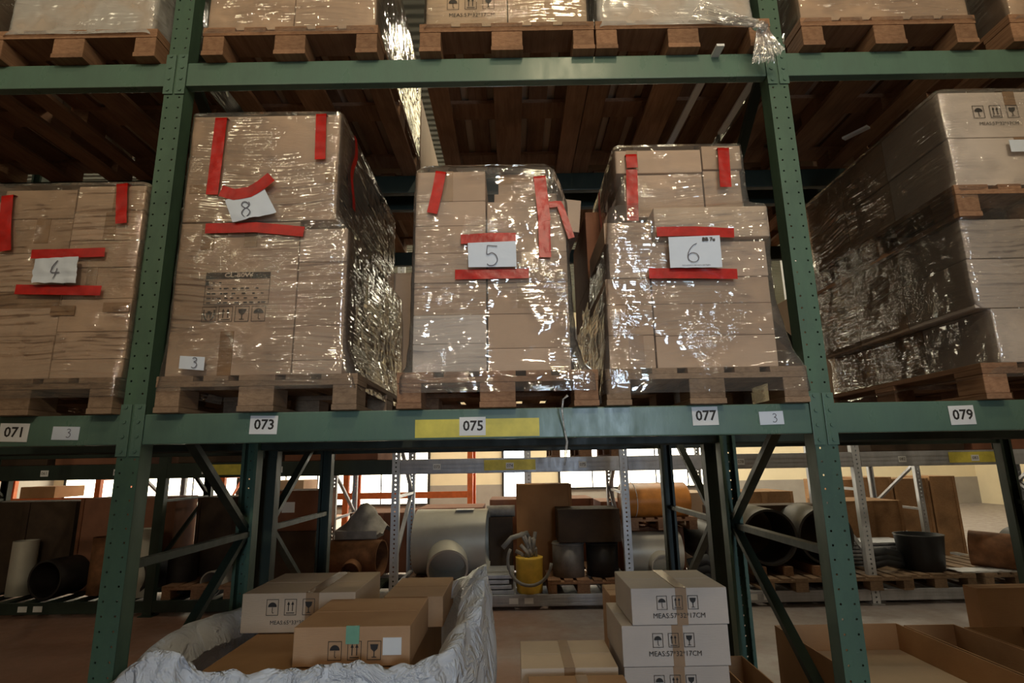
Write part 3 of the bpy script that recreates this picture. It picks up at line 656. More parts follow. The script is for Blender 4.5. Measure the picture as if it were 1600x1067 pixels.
# ---- upper shelf loads
UZ = L2+.144
def upper(x0, w, cols, h, lab, fm, mat=CARD, fl=None, dpt=1.18, yoff=.02, marks_=None):
    x = x0; k = 0
    for cw in cols:
        for dz, (ya, yb_) in enumerate(((2.2+yoff, 2.2+yoff+dpt/2-.002), (2.2+yoff+dpt/2, 2.2+yoff+dpt))):
            bb = carton('%s cardboard box, %s, %s on the upper shelf' % (('left', 'right', 'far right')[k] if len(cols) > 1 else 'wide', ('front', 'rear')[dz], lab), x+.001, x+cw-.001, ya, yb_, UZ, UZ+h, mat=mat)
            if marks_ == k and dz == 0: marks(bb, ('umbrella', 'arrows', 'glass'), x+cw*.55, UZ+.125, .055, ya-.003, line='MEAS:57*32*17CM', ls=.027)
        x += cw; k += 1
    return wrap('stretch film around the load %s on the upper shelf' % lab, [(UZ-.03 if not fl else UZ-fl, x0-.012, x-.0+.012, 2.188, 3.41), (UZ+.02, x0-.01, x+.01, 2.2+yoff-.012, 3.41), (UZ+h, x0-.01, x+.01, 2.2+yoff-.012, 3.41)], fm, top=.05)
upper(-1.385, .78, (.40, .38), .62, 'right of the left rack frame', FILM[0], fl=.04)
upper(-.375, .75, (.38, .37), .55, 'in the middle of the bay', FILM[3], mat=CARD2, fl=.0, marks_=0)
fk = upper(.43, .70, (.70,), .5, 'with the hanging film knot', FILMH, mat=CARD2, fl=.035, yoff=.015)
upper(1.36, .78, (.78,), .55, 'right of the right rack frame', FILM[0], fl=.0); upper(-2.30, .66, (.66,), .5, 'left of the left rack frame', FILMH, mat=CARD2, fl=.03)
upper(2.33, .7, (.7,), .45, 'at the top right photo corner', FILM[0]); upper(-3.28, .76, (.76,), .5, 'at the top left photo corner', FILM[3])
# the gathered tail of film tied to the load and hanging over the beam
t0 = P(1130, 18, 2.17); t1 = P(1168, 26, 2.13); kn = P(1182, 38, 2.12); mb = MB()
def gather(mb, A, B, wa, wb, n=26, seed=0, da=.006, db=.012):
    rows = []
    for i in range(15):
        u = i/14; c = A.lerp(B, u); wv = wa+(wb-wa)*u; d = (B-A).normalized(); sd = Vector((-d.z, 0, d.x)); dd = da+(db-da)*u
        rows.append([c+sd*(wv*(k/n-.5))+Vector((0, dd*math.sin(k*1.9+seed+u*2)+dd*.7*noise.noise(Vector((k*.4, u*3, seed))), 0))+d*(.02*noise.noise(Vector((k*.5, seed, 2)))*u) for k in range(n+1)])
    mb.grid(rows)
gather(mb, P(1085, 16, 2.185), kn, .13, .035, seed=1); gather(mb, kn, P(1196, 46, 2.11), .07, .03, seed=4, db=.02)
gather(mb, P(1188, 38, 2.12), P(1193, 96, 2.15), .025, .11, seed=2); gather(mb, P(1188, 38, 2.12), P(1216, 84, 2.14), .02, .07, seed=7)
mb.build('film_tail', FILMT, fk)
mb = MB(); pts = [P(887, 618, 2.19), P(880, 624, 2.19), P(878, 640, 2.185), P(881, 668, 2.235), P(886, 690, 2.235), P(884, 705, 2.24), P(882, 727, 2.24)]
gt = [p+Vector((0, -.004, 0)) for p in pts]; mb.tube(gt, [.006, .004, .004, .003, .0045, .006, .003], 7)
tag(mb.build('film_strand', FILMH, None, tuple(gt[-1])), 'twisted strand of film hanging down over the beam right of label 075', 'film strand')
# lit gaps between the upper pallets, imitated by pale painted strips
for a, b_, ya, yb2, lab in (((1126, 70), (1044, 229), 2.30, 3.3, 'pale strip painted as a lit gap under the upper shelf above the load signed six'), ((1179, 122), (1126, 208), 2.6, 3.2, 'pale strip painted as a lit gap under the upper shelf beside the right rack frame'), ((1357, 198), (1318, 217), 2.9, 3.3, 'thin pale strip painted as a lit gap under the upper shelf left of the tall right load')):
    A = P(*a, ya); B = P(*b_, yb2); zz = L2-.012; A.z = B.z = zz
    A = Vector((A.x, ya, zz)); B = Vector((B.x, yb2, zz))
    A = P(*a, 2.5); k = (zz-1.6)/(A.z-1.6); A = EYE+(A-EYE)*k; B = P(*b_, 2.5); k = (zz-1.6)/(B.z-1.6); B = EYE+(B-EYE)*k
    tag(MB().bar(A, B, .035, .012).build('light_gap_strip', LABELW, None, tuple(A)), lab, 'light_gap')

# ---- second row (behind) upper levels
random.seed(11)
def sload(lab, x0, y0, z, w, h, mat=CARD, film=False, d=1.15):
    r = palr('pallet under the '+lab.replace('brown boxed load on the second rack row', 'second-row load,'), x0, y0, z)
    carton('%s' % lab, x0+.02, x0+w-.02, y0+.03, y0+d, z+.144, z+.144+h, mat=mat, name='pallet_load')
for i, x in enumerate((-2.45, -1.40, -.42, .40, 1.35, 2.25)):
    wd = ('left of the left frame', 'right of the left frame', 'middle left', 'middle right', 'right of the right frame', 'far right')[i]
    sload('brown boxed load on the second rack row upper shelf, %s' % wd, x, 3.54, L2, .8, .6)  # unseen boxes on this row's pallets, added to block light
for i, x in enumerate((-2.45, -1.43, 2.2)):
    wd = ('left of the left frame', 'behind the load signed eight', 'behind the tall right load')[i]
    sload('brown boxed load on the second rack row lower shelf, %s' % wd, x, 3.54, L1, .8, .9)

# ---- bottom of the near rack: film-lined pile of cartons
palr('floor pallet under the sheeted pile below label 073', -1.20, 2.25, 0.0, 0); 
carton('big base carton inside the sheeted pile', -1.18, -.42, 2.24, 3.40, .146, .862, mat=CARDO)
b = carton('carton with symbols and a green tape tag, on the sheeted pile', -.845, -.402, 2.30, 2.76, .866, 1.005, mat=CARDO)
pr = MB()
for i, k in enumerate(('umbrella', 'arrows', 'glass')): symbol(pr, k, -.685+i*.074, .922, .052, .066, 2.297)
pr.build('handling_symbols', INK, b)
MB().box(-.505, -.435, 2.297, 2.3, .905, .965).build('white_sticker', LABELW, b); MB().box(-.645, -.595, 2.296, 2.302, .945, 1.008).build('green_tape_tag', m_plain('green_tape', (.2, .42, .30), .3), b)
b = carton('carton printed with symbols at the back left of the sheeted pile', -1.255, -.735, 2.75, 3.24, .866, 1.035, mat=CARD2, tape=[(.62, .17, .06)])
marks(b, ('umbrella', 'arrows', 'glass'), -1.03, .975, .055, 2.747, line='MEAS:65*33*30CM', ls=.024)
carton('plain carton at the back right of the sheeted pile', -.62, -.34, 2.80, 3.25, .866, 1.0, mat=CARDO)
ctl = [(-1.44, 2.60, .93), (-1.43, 2.14, .86), (-1.37, 2.11, .90), (-1.27, 2.08, .985), (-1.17, 2.08, .99), (-1.12, 2.14, .93), (-1.0, 2.16, .905), (-.85, 2.18, .90), (-.70, 2.19, .91), (-.55, 2.20, .905), (-.43, 2.20, .90),
       (-.31, 2.23, .915), (-.22, 2.38, .95), (-.15, 2.60, 1.02), (-.14, 2.84, 1.11), (-.20, 3.08, 1.06), (-.5, 3.42, .9), (-.9, 3.44, .9), (-1.3, 3.42, .9), (-1.43, 3.1, .9)]
N = 220; rows = []
for j in range(26):
    v = j/25; row = []
    for i in range(N):
        s = i/N*len(ctl); a = int(s); u = s-a; q = [ctl[(a+k) % len(ctl)] for k in (-1, 0, 1, 2)]
        p = [.5*(2*q[1][c]+(-q[0][c]+q[2][c])*u+(2*q[0][c]-5*q[1][c]+4*q[2][c]-q[3][c])*u*u+(-q[0][c]+3*q[1][c]-3*q[2][c]+q[3][c])*u**3) for c in range(3)]
        z = .16+(p[2]-.16)*v**.8; n3 = Vector((p[0]*5, p[1]*5, z*3)); d = Vector((p[0]+.85, p[1]-2.8, 0)).normalized()
        k = .030*noise.noise(n3)+.014*noise.noise(n3*2.7)+.004*math.sin(i*.55+z*7)
        out = .06*math.sin(math.pi*min(v*1.0, 1))
        row.append(Vector((p[0], p[1], z+.02*noise.noise(Vector((i*.22, 0, 0)))*v))+d*(k+out*.6))
    rows.append(row)
for j in range(1, 4):                                 # the rim folds inwards
    rows.append([p+Vector((-(p.x+.85)*.055*j, -(p.y-2.8)*.02*j, -.012*j*j+.012*noise.noise(p*14))) for p in rows[25]])
mb = MB(); mb.grid(rows, True); tag(mb.build('plastic_sheet', SHEET, None, (-.85, 2.8, .16)), 'crumpled white plastic sheet draped around the carton pile below label 073', 'plastic sheet')

# ---- bottom of the near rack: stack of printed cartons
pal('floor pallet under the printed carton stack below label 077', .38, 2.72, 0.0)
zz = [1.03, .872, .70, .53, .35, .146]; xs = [(.522, .962), (.472, .955), (.475, .945), (.48, .95), (.48, .95)]
for i in range(5):
    b = carton('grey-tan carton printed with symbols, %s of the stack below label 077' % ('topmost', 'second', 'third', 'fourth', 'lowest')[i], xs[i][0], xs[i][1], 2.745+.004*i, 3.17+.02*(i % 2), zz[i+1]+.001, zz[i], mat=CARDG, tape=[(.52, zz[i]-zz[i+1], .05)], tmat=TAPE2)
    if i < 3: marks(b, ('umbrella', 'arrows', 'glass'), sum(xs[i])/2-.01, zz[i]-.062, .047, 2.742+.004*i, line='MEAS:57*32*17CM', ls=.030)
carton('printed carton directly behind the top of the stack below label 077', .50, .94, 3.22, 3.5, .55, .9, mat=CARDO)
b = carton('wide flat carton left of the printed stack, tape along its top', .015, .452, 2.76, 3.16, .146, .70, mat=CARD2, tape=[(.5, .3, .05)])
pal('floor pallet under the wide flat carton below label 075', -.40, 2.74, 0.0)
carton('orange-brown carton in front of the wide flat carton', .045, .462, 2.33, 2.70, .0, .69, mat=CARDO, tape=[(.55, .3, .05)])

# ---- bottom right: open cartons
def open_box(label, x0, x1, y0, y1, z0, z1, mat, t=.006, fill=None):
    mb = MB(); mb.box(x0, x1, y0, y0+t, z0, z1).box(x0, x1, y1-t, y1, z0, z1).box(x0, x0+t, y0+t, y1-t, z0, z1).box(x1-t, x1, y0+t, y1-t, z0, z1).box(x0+t, x1-t, y0+t, y1-t, z0, z0+t)
    r = tag(mb.build('open_carton', mat, None, ((x0+x1)/2, (y0+y1)/2, z0)), label, 'open box')
    if fill: MB().box(x0+t, x1-t, y0+t, y1-t, z0+t, fill, .01).build('inner_flap', CARD2, r)
    return r
open_box('open carton with its inner flap showing, right of the right rack frame base', 1.44, 2.12, 2.35, 3.40, .0, .69, CARDO, fill=.56)
open_box('second open carton from the right rack frame, bottom right', 2.16, 2.44, 2.35, 3.40, .0, .68, CARDO); open_box('third open carton from the right rack frame, bottom right', 2.48, 2.80, 2.3, 3.38, .0, .67, CARDO)
carton('tall closed carton at the bottom right edge of the photo', 2.62, 3.0, 3.42, 3.53, .0, .86, mat=CARDO)
open_box('open carton just left of the right rack frame base', 1.02, 1.17, 2.5, 3.2, .0, .60, CARDO)

# ------------------------------------------------------------ far racks (across the next aisle)
CY0, CY1 = 6.7, 7.8; CX = [-6.84, -4.11, -1.38, 1.28, 4.0, 6.75, 9.5]
def lg(i): return ('outermost left', 'left', 'centre left', 'centre right', 'right', 'outer right', 'outermost right')[i]
for i, X in enumerate(CX):
    if i < 2: frame('green frame of the rack across the next aisle, %s one' % lg(i), X, CY0, CY1, 4.6, GREENI, GREENI, w=.1)
    else: frame('galvanised frame of the rack across the next aisle, %s one' % lg(i), X, CY0, CY1, 4.6, ZINC, ZINCB, w=.09, d=.07)
for i in range(len(CX)-1):
    zi = i >= 2
    for zt, wd, h in ((.16, 'floor-level', .12), (1.66, 'eye-level', .17), (3.2, 'upper', .15)):
        mt = ZINCB if zi else GREENI
        r = beam('%s %s front beam of the far rack, bay %s' % (wd, 'galvanised' if zi else 'dark green', ('at the far left', 'left of centre', 'in the centre', 'right of centre', 'at the right', 'at the far right')[i]), CX[i]+.05, CX[i+1]-.05, CY0, zt, h, mt, mt, grooves=3 if zi else 0, plates=False)
        beam('%s %s rear beam of the far rack, bay %s' % (wd, 'galvanised' if zi else 'dark green', ('at the far left', 'left of centre', 'in the centre', 'right of centre', 'at the right', 'at the far right')[i]), CX[i]+.05, CX[i+1]-.05, CY1, zt, h, mt, mt, plates=False, depth=-.045)
        if wd == 'eye-level':
            X0, X1 = CX[i]+.05, CX[i+1]-.05; n = {0: '061', 1: '063', 2: '074', 3: '078', 4: '083', 5: '087'}[i]
            xm = (X0+X1)/2
            if i in (1, 2, 4): MB().box(xm-.3 if i != 1 else X0+.5, xm+.3 if i != 1 else X0+.95, CY0-.012, CY0-.008, zt-h+.03, zt-.02).build('yellow_marker_strip', YEL, r)
            for xx, nn in ((xm-.85, int(n)-1), (xm, int(n)), (xm+.85, int(n)+1)):
                if i == 1 and xx > xm: continue
                pl = MB().box(xx-.045, xx+.045, CY0-.016, CY0-.012, zt-h+.045, zt-h+.115).build('shelf_label', LABELW, r); text('%03d' % nn, .048, xx, zt-h+.08, CY0-.018, INK, pl, 'printed_digits')
        if wd == 'floor-level':
            for xx in ((X0c) for X0c in (CX[i]+1.35, CX[i]+1.52)): MB().box(xx-.05, xx+.05, CY0-.012, CY0-.008, zt-.09, zt-.03).build('paper_slip', LABELW, r)
    mb = MB()
    for k in range(9): mb.box(CX[i]+.2+k*.27, CX[i]+.3+k*.27, CY0+.046, CY1-.046, .13, .158)
    tag(mb.build('support_bars', ZINCB if zi else GREENI, None, ((CX[i]+CX[i+1])/2, CY0+.5, .13)), 'flat support bars on the floor-level beams of the far rack, bay %s' % ('at the far left', 'left of centre', 'in the centre', 'right of centre', 'at the right', 'at the far right')[i], 'support bars')
Z0 = .16
# pipe fittings and other goods on the far rack's lowest level
def tee(label, a, b, ro, ri, br0, br1, rb, mat, pal_=None, name='pipe_tee', rim=RIM):
    mb = MB(); mb.pipe(a, b, ro, ri, 48, 1)
    r = mb.build(name, [mat, rim], None, ((a[0]+b[0])/2, (a[1]+b[1])/2, min(a[2], b[2])-ro)); tag(r, label, 'pipe fitting')
    if br0: m2 = MB(); m2.pipe(br0, br1, rb, rb*.9, 40, 1); m2.build('branch', [mat, rim], r)
    return r
palr('small pallet under the big brushed steel pipe tee', -1.27, 6.72, Z0, 0)
tee('big brushed steel pipe tee lying on a pallet in the far rack', (-1.20, 7.25, .68), (-.33, 7.20, .68), .375, .35, (-.82, 7.1, .58), (-.77, 6.70, .44), .235, STEELP)
MB().box(-.72, -.50, 7.05, 7.25, 1.052, 1.056).build('white_sticker', LABELW, D.objects['pipe_tee'])
tee('grey steel pipe tee to the right of the pale perforated rack post', (1.34, 7.1, .54), (1.96, 7.1, .54), .225, .20, (1.68, 7.0, .46), (1.68, 6.75, .42), .14, STEELP)
tee('tan steel pipe tee left of the silver rack post', (-2.27, 7.1, .53), (-1.58, 7.0, .53), .205, .19, (-1.88, 6.95, .46), (-1.88, 6.72, .42), .11, RUST)
tag(MB().box(2.5, 3.92, 7.42, 7.78, .16, 1.02, .008).build('crate', DARKBOX, None, (3.2, 7.6, .16)), 'dark light-blocking crate added close behind the two big dark pipes', 'crate')  # crate added to keep light out of the pipe ends
tee('left one of the two big dark pipes with bright rims on the right', (2.94, 7.40, .73), (2.92, 6.75, .72), .31, .285, None, None, 0, DSTEEL, name='steel_pipe'); tee('right one of the two big dark pipes with bright rims on the right', (3.59, 7.40, .73), (3.56, 6.75, .72), .31, .285, None, None, 0, DSTEEL, name='steel_pipe')
tee('dark pipe bend behind the right rack posts', (2.35, 7.6, .62), (2.45, 6.9, .55), .24, .22, None, None, 0, DSTEEL, name='steel_pipe')
for k, X in enumerate((2.78, 3.08, 3.42, 3.74)): tag(MB().bar((X, 6.72, .355), (X, 7.38, .355), .09, .10).build('timber_chock', WOODR, None, (X, 7.2, .305)), 'timber chock under the big dark pipes, %s from the left' % ('first', 'second', 'third', 'fourth')[k], 'chock', 'timber chocks')
pal('pallet under the two big dark pipes', 2.75, 6.6, Z0+.0, 0); pal('pallet beside the big dark pipes, under their right half', 3.6-.02, 6.62, Z0)
def plates_stack(label, x0, x1, y0, y1, z0, n, mat, t=.04):
    mb = MB()
    for k in range(n): mb.box(x0+.02*(k % 2), x1-.03*(k % 3), y0+.01*k, y1, z0+k*(t+.012), z0+k*(t+.012)+t, .006)
    tag(mb.build('steel_plates', mat, None, ((x0+x1)/2, y0, z0)), label, 'steel plates')
plates_stack('stacked steel plates between the big tee and the yellow drum', -.36, -.02, 6.75, 7.4, Z0, 4, ZINCB)
# yellow drum with hose and tangled fittings
d = MB(); cx, cy = .155, 6.86; rows = []
for z, rr in ((0, .14), (.01, .145), (.05, .147), (.36, .155), (.38, .158)):
    rows.append([Vector((cx+rr*(1+.015*math.cos(k*12))*math.cos(2*math.pi*k/72), cy+rr*(1+.015*math.cos(k*12))*math.sin(2*math.pi*k/72), Z0+z)) for k in range(72)])
V = d.grid(rows, True); d.cap(V[0]); d.cap(V[-1]); dr = tag(d.build('drum', YPLAS, None, (cx, cy, Z0)), 'yellow ribbed drum full of tangled fittings in the far rack', 'drum')
mb = MB(); random.seed(5)
for k in range(14):
    a = random.uniform(0, 6.28); r_ = random.uniform(0, .09); p = Vector((cx+r_*math.cos(a), cy+r_*math.sin(a), Z0+.38)); q = p+Vector((random.uniform(-.1, .1), random.uniform(-.05, .05), random.uniform(.05, .28))); mb.tube([p, (p+q)/2+Vector((.02, 0, 0)), q], .022, 8)
mb.build('tangled_fittings', GREYJ, dr)
mb = MB(); mb.tube([(cx-.26+.0*k, 6.70, .85) if k == -1 else (cx+.245*math.cos(math.radians(150+k*12)), 6.68, .52+.26*math.sin(math.radians(150+k*12))) for k in range(18)], .018, 10)
mb.tube([(cx-.3, 6.72, .66), (cx-.2, 6.76, .76), (cx-.02, 6.86, .80), (cx+.02, 6.9, .7)], .028, 10)
mb.build('hose', HOSE, dr)
palr('pallet under the dark drums', .36, 6.72, Z0)
for i, X in enumerate((.62, 1.02)):
    mb = MB(); rows = [[Vector((X+.185*math.cos(2*math.pi*k/40), 7.0+.185*math.sin(2*math.pi*k/40), z)) for k in range(40)] for z in (Z0+.145, Z0+.52)]
    V = mb.grid(rows, True); mb.cap(V[0]); mb.cap(V[1]); mb.tube([(X+.187*math.cos(2*math.pi*k/30), 7.0+.187*math.sin(2*math.pi*k/30), Z0+.50) for k in range(31)], .008, 6)
    tag(mb.build('drum', GREYJ if i == 0 else DSTEEL, None, (X, 7.0, Z0+.145)), ('grey', 'dark')[i]+' steel drum under the dark brown crate', 'drum')
def crate(label, x0, x1, y0, y1, z0, z1, mat, name='crate', rails=3):
    r = MB().box(x0, x1, y0, y1, z0, z1, .008).build(name, mat, None, ((x0+x1)/2, (y0+y1)/2, z0)); tag(r, label, 'crate')
    for k in range(rails):
        x = x0+(x1-x0)*k/(rails-1); MB().box(max(x0, x-.04), min(x1, x+.04), y0-.018, y0+.002, z0, z1).build('batten', mat, r)
    return r
crate('dark brown crate resting across the two steel drums', .50, 1.22, 6.80, 7.3, Z0+.53, 1.06, DARKBOX, rails=0)
palr('pallet under the orange fibre drum', 1.38, 7.0, .79); 
mb = MB(); rr_ = .34; rows = [[Vector((x, 7.25+rr_*math.cos(2*math.pi*k/40)*1.0, 1.12+rr_*.62*math.sin(2*math.pi*k/40))) for k in range(40)] for x in (1.34, 1.36, 2.08, 2.10)]
V = mb.grid(rows, True); mb.cap(V[0]); mb.cap(V[-1]); o = tag(mb.build('wrapped_roll', ROLLM, None, (1.7, 7.25, .79+.144)), 'orange-brown strapped roll on a raised pallet, right of the pale perforated post', 'roll')
mb = MB()
for x in (1.46, 1.80): mb.tube([(x, 7.25+rr_*1.01*math.cos(2*math.pi*k/40), 1.12+rr_*.63*math.sin(2*math.pi*k/40)) for k in range(41)], .004, 6)
mb.build('strap', LABELW, o)
crate('tall brown crate behind the yellow drum', .02, .72, 7.35, 7.78, .16, 1.33, BROWNC, rails=2); crate('low crate behind the grey pipe tee', 1.36, 2.1, 7.36, 7.78, .16, .78, CARDR, rails=3)
b = carton('red-brown carton with a white sheet on its face, left part of the far rack', -2.92, -2.32, 6.9, 7.5, .86, 1.32, mat=CARDR); MB().box(-2.76, -2.61, 6.894, 6.9, 1.07, 1.19).build('white_sticker', LABELW, b)
carton('dark carton under the carton with the white sheet', -2.90, -2.34, 6.88, 7.5, .306, .858, mat=DARKBOX); palr('pallet under the dark carton in the left part of the far rack', -3.02, 6.75, Z0)
mb = MB(); rows = []
for j in range(9):
    rows.append([Vector((-2.2+.62*k/20, 7.0+.5*j/8, .80+.35*math.exp(-((k-11)/7)**2)*math.sin(math.pi*j/8)+.04*noise.noise(Vector((k*.6, j*.7, 1))))) for k in range(21)])
mb.grid(rows); mb.box(-2.15, -1.65, 7.0, 7.4, .74, .84, .01); tag(mb.build('bundle', GREYJ, None, (-1.9, 7.2, .74)), 'dark film-covered bundle above the tan pipe tee', 'bundle')
random.seed(21)
for i in range(7):                                      # dim fittings in the dark left bays
    X = -5.9+i*.48; R_ = random.uniform(.14, .26); L_ = random.uniform(.3, .5)
    if i % 2: tee('dim steel pipe piece in the dark left bay, %s from the left' % ('', 'first', '', 'second', '', 'third', '')[i], (X, 6.85, Z0+R_), (X+.05, 6.85+L_, Z0+R_), R_, R_*.9, None, None, 0, (DSTEEL, STEELP)[i == 5], name='steel_pipe')
    else: tee('upright dim steel fitting in the dark left bay, %s from the left' % ('first', '', 'second', '', 'third', '', 'fourth')[i], (X, 7.1, Z0+.01), (X, 7.1, Z0+.01+L_*1.4), R_*.8, R_*.7, None, None, 0, (STEELP, DSTEEL, RUST)[i % 3], name='steel_pipe')
tee('pale grey upright pipe just right of the left rack frame', (-4.38, 6.95, Z0+.01), (-4.38, 6.95, Z0+.75), .15, .13, None, None, 0, STEELP, name='steel_pipe')
palr('pallet in the dark left bay', -4.0, 6.75, Z0)
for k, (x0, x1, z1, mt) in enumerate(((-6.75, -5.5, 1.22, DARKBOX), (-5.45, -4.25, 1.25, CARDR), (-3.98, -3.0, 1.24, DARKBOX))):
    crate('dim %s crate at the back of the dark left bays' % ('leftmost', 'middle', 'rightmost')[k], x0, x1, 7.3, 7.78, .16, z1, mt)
for k, (x0, x1) in enumerate(((-6.7, -5.5), (-5.4, -4.3), (-3.95, -2.8), (-2.7, -1.6), (4.2, 5.3), (5.4, 6.6))):  # hidden crates added to block light from the far hall and above
    tag(MB().box(x0, x1, 6.72, 7.76, 1.662, 2.75+.1*(k % 2), .01).build('crate', (DARKBOX, CARDR)[k % 2], None, (x0, 7.2, 1.662)), 'dark light-blocking crate added on the eye-level beams of the far rack, %s from the left' % ('first', 'second', 'third', 'fourth', 'fifth', 'sixth')[k], 'crate')
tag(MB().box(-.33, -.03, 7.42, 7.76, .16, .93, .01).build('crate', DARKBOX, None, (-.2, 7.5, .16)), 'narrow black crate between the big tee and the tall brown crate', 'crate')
tee('small grey pipe lying across the narrow black crate', (-.36, 7.5, 1.0), (.0, 7.5, 1.0), .07, .055, None, None, 0, GREYJ, name='steel_pipe')
# right side of the far rack
mb = MB(); rows = [[Vector((4.78+r_*math.cos(2*math.pi*k/40), 7.0+r_*math.sin(2*math.pi*k/40), z)) for k in range(40)] for z, r_ in ((.30, .2), (.31, .215), (.68, .25), (.70, .26), (.70, .24), (.36, .2))]
V = mb.grid(rows, True); mb.cap(V[0]); mb.cap(V[-1]); tag(mb.build('bucket', BLACKP, None, (4.78, 7.0, .306)), 'black tapered bucket in the right part of the far rack', 'bucket')
pal('pallet under the black bucket', 4.35, 6.7, Z0); pal('pallet beside the black bucket to its right', 5.25, 6.7, Z0); pal('pallet with the rusty bends at the far right', 6.1-.02, 6.7, Z0)
def bags(label, pts, rad, mat, name='hose_coil'):
    mb = MB()
    for q in pts: mb.tube(q, rad, 12)
    tag(mb.build(name, mat, None, tuple(pts[0][0])), label, 'hose')
bags('pile of black hoses and bags left of the black bucket', [[(4.05, 6.9, .36+.07*k), (4.25, 6.85, .43+.05*k), (4.45, 6.95, .38+.05*k), (4.62, 7.1, .36)] for k in range(3)], .055, BLACKP)
bags('black hoses lying beside the dark pipe bend', [[(2.0, 6.9, .22+.1*k), (2.2, 6.85, .30+.09*k), (2.35, 6.8, .24+.06*k)] for k in range(3)], .06, BLACKP)
plates_stack('bright metal sheets piled behind the black hoses', 3.95, 4.9, 7.2, 7.75, .16, 10, ZINCB, .03)
tee('rusty pipe bend on the rightmost far pallet', (5.45, 7.1, .52), (5.75, 6.8, .50), .2, .17, None, None, 0, RUST, name='steel_pipe'); tee('second rusty pipe on the rightmost far pallet', (6.25, 7.4, .52), (6.15, 6.75, .50), .2, .17, None, None, 0, DSTEEL, name='steel_pipe')
mb = MB(); rows = [[Vector((5.0+.75*k/20, 6.72+.25*j/5, .322+.012*noise.noise(Vector((k*.7, j*.8, 2))))) for k in range(21)] for j in range(6)]
mb.grid(rows); mb.box(5.02, 5.72, 6.73, 6.96, .306, .318); tag(mb.build('white_sheet', LABELW, None, (5.3, 6.8, .306)), 'flat white sheet at the edge of a far pallet, right of the black bucket', 'sheet')

# ---- further rows
DY0, DY1 = 8.0, 9.1; DX = [-5.2, -2.5, .2, 2.9, 5.6, 8.3]
for i, X in enumerate(DX): frame('galvanised frame of the third rack row, %s' % ('leftmost', 'second from the left', 'third from the left', 'fourth from the left', 'fifth from the left', 'rightmost')[i], X, DY0, DY1, 4.4, ZINC, ZINCB, w=.07, d=.06, pitch=.6, z0=.3)
for i in range(5):
    for zt, wd in ((.16, 'lowest'), (2.35, 'upper')): beam('%s beam of the third rack row, %s bay' % (wd, ('first', 'second', 'third', 'fourth', 'fifth')[i]), DX[i]+.04, DX[i+1]-.04, DY0, zt, .12, ZINCB, ZINCB, plates=False)
for i in range(5):
    for k in range(6): tag(MB().box(DX[i]+.2+k*.43, DX[i]+.3+k*.43, DY0+.05, DY1, .128, .158).build('support_bar', ZINCB, None, (DX[i]+.2+k*.43, 8.5, .128)), 'flat support bar under the crates of the third rack row', 'support bar', 'support bars of the third rack row')
b8 = [(-2.3, -1.45, .95, CARDR), (-1.35, -.45, 1.0, CARDR), (-.35, .1, 1.1, CARDR), (2.0, 2.75, 1.15, CARD), (3.1, 3.9, 1.15, PLY), (4.5, 5.4, 1.0, PLY), (.35, 1.1, 1.1, CARDR), (1.2, 1.9, 1.05, CARDR)]
for k, (x0, x1, z1, mt) in enumerate(b8):
    crate('brown crate in the third rack row, %s' % ('below the beam left of centre', 'behind the big steel tee', 'just left of the bright window', 'behind the right rack posts', 'behind the two dark pipes', 'behind the red tray', 'behind the tall brown crate', 'behind the orange roll')[k], x0, x1, 8.15, 8.95, .16, z1, mt)
CR = [(5.15, 5.65), (5.68, 6.25), (6.28, 6.85), (6.88, 7.3)]
for k, (x0, x1) in enumerate(CR): crate('tall plywood crate against the far right wall side, %s of four' % ('leftmost', 'second', 'third', 'rightmost')[k], x0, x1, 9.6, 10.3, .0, 1.24+.03*(k % 2), PLY, rails=2)
# orange racks in the far hall
OX = [-12.2, -9.4, -6.6, -3.8, -1.0]
for i, X in enumerate(OX): frame('orange frame of the far hall racking, %s' % ('leftmost', 'second from the left', 'third from the left', 'fourth from the left', 'rightmost')[i], X, 13.0, 14.1, 5.2, ORANGE, ORANGE, w=.12, d=.1, pitch=.9)
for i in range(4):
    for zt, wd in ((1.0, 'lowest'), (2.4, 'middle'), (3.8, 'upper')):
        beam('%s orange beam of the far hall racking, %s bay' % (wd, ('first', 'second', 'third', 'fourth')[i]), OX[i]+.06, OX[i+1]-.06, 13.0, zt, .14, ORANGE, ORANGE, plates=False)
    for k in range(3):
        x = OX[i]+.2+k*.87
        for zt, wd in ((1.0, 'lowest'), (2.4, 'middle'), (3.8, 'upper')):
            if zt == 1.0 and (k != 1 or i % 2): continue
            hh = .22+.2*abs(noise.noise(Vector((x, zt, 3))))*2
            carton('pale pallet load on the %s level of the orange racking, bay %s, place %s' % (wd, ('one', 'two', 'three', 'four')[i], ('one', 'two', 'three')[k]), x, x+.78, 13.0, 13.9, zt+.001, zt+hh, mat=(CARD2, YEL, CARDO, LABELW)[(i*3+k+int(zt)) % 4], name='pallet_load', seam=False)
# stacked goods seen through the gaps between the near loads
for k in range(4):
    z = 1.661+k*.40
    palr('far pallet in the stack seen between the loads five and six, %s from the bottom' % ('first', 'second', 'third', 'fourth')[k], .45, 6.75, z)
    carton('carton on a far pallet between the loads five and six, %s from the bottom' % ('first', 'second', 'third', 'fourth')[k], .47, 1.23, 6.8, 7.9, z+.145, z+.39, mat=(LABELW, CARD2, CARDO, LABELW)[k], name='pallet_load')

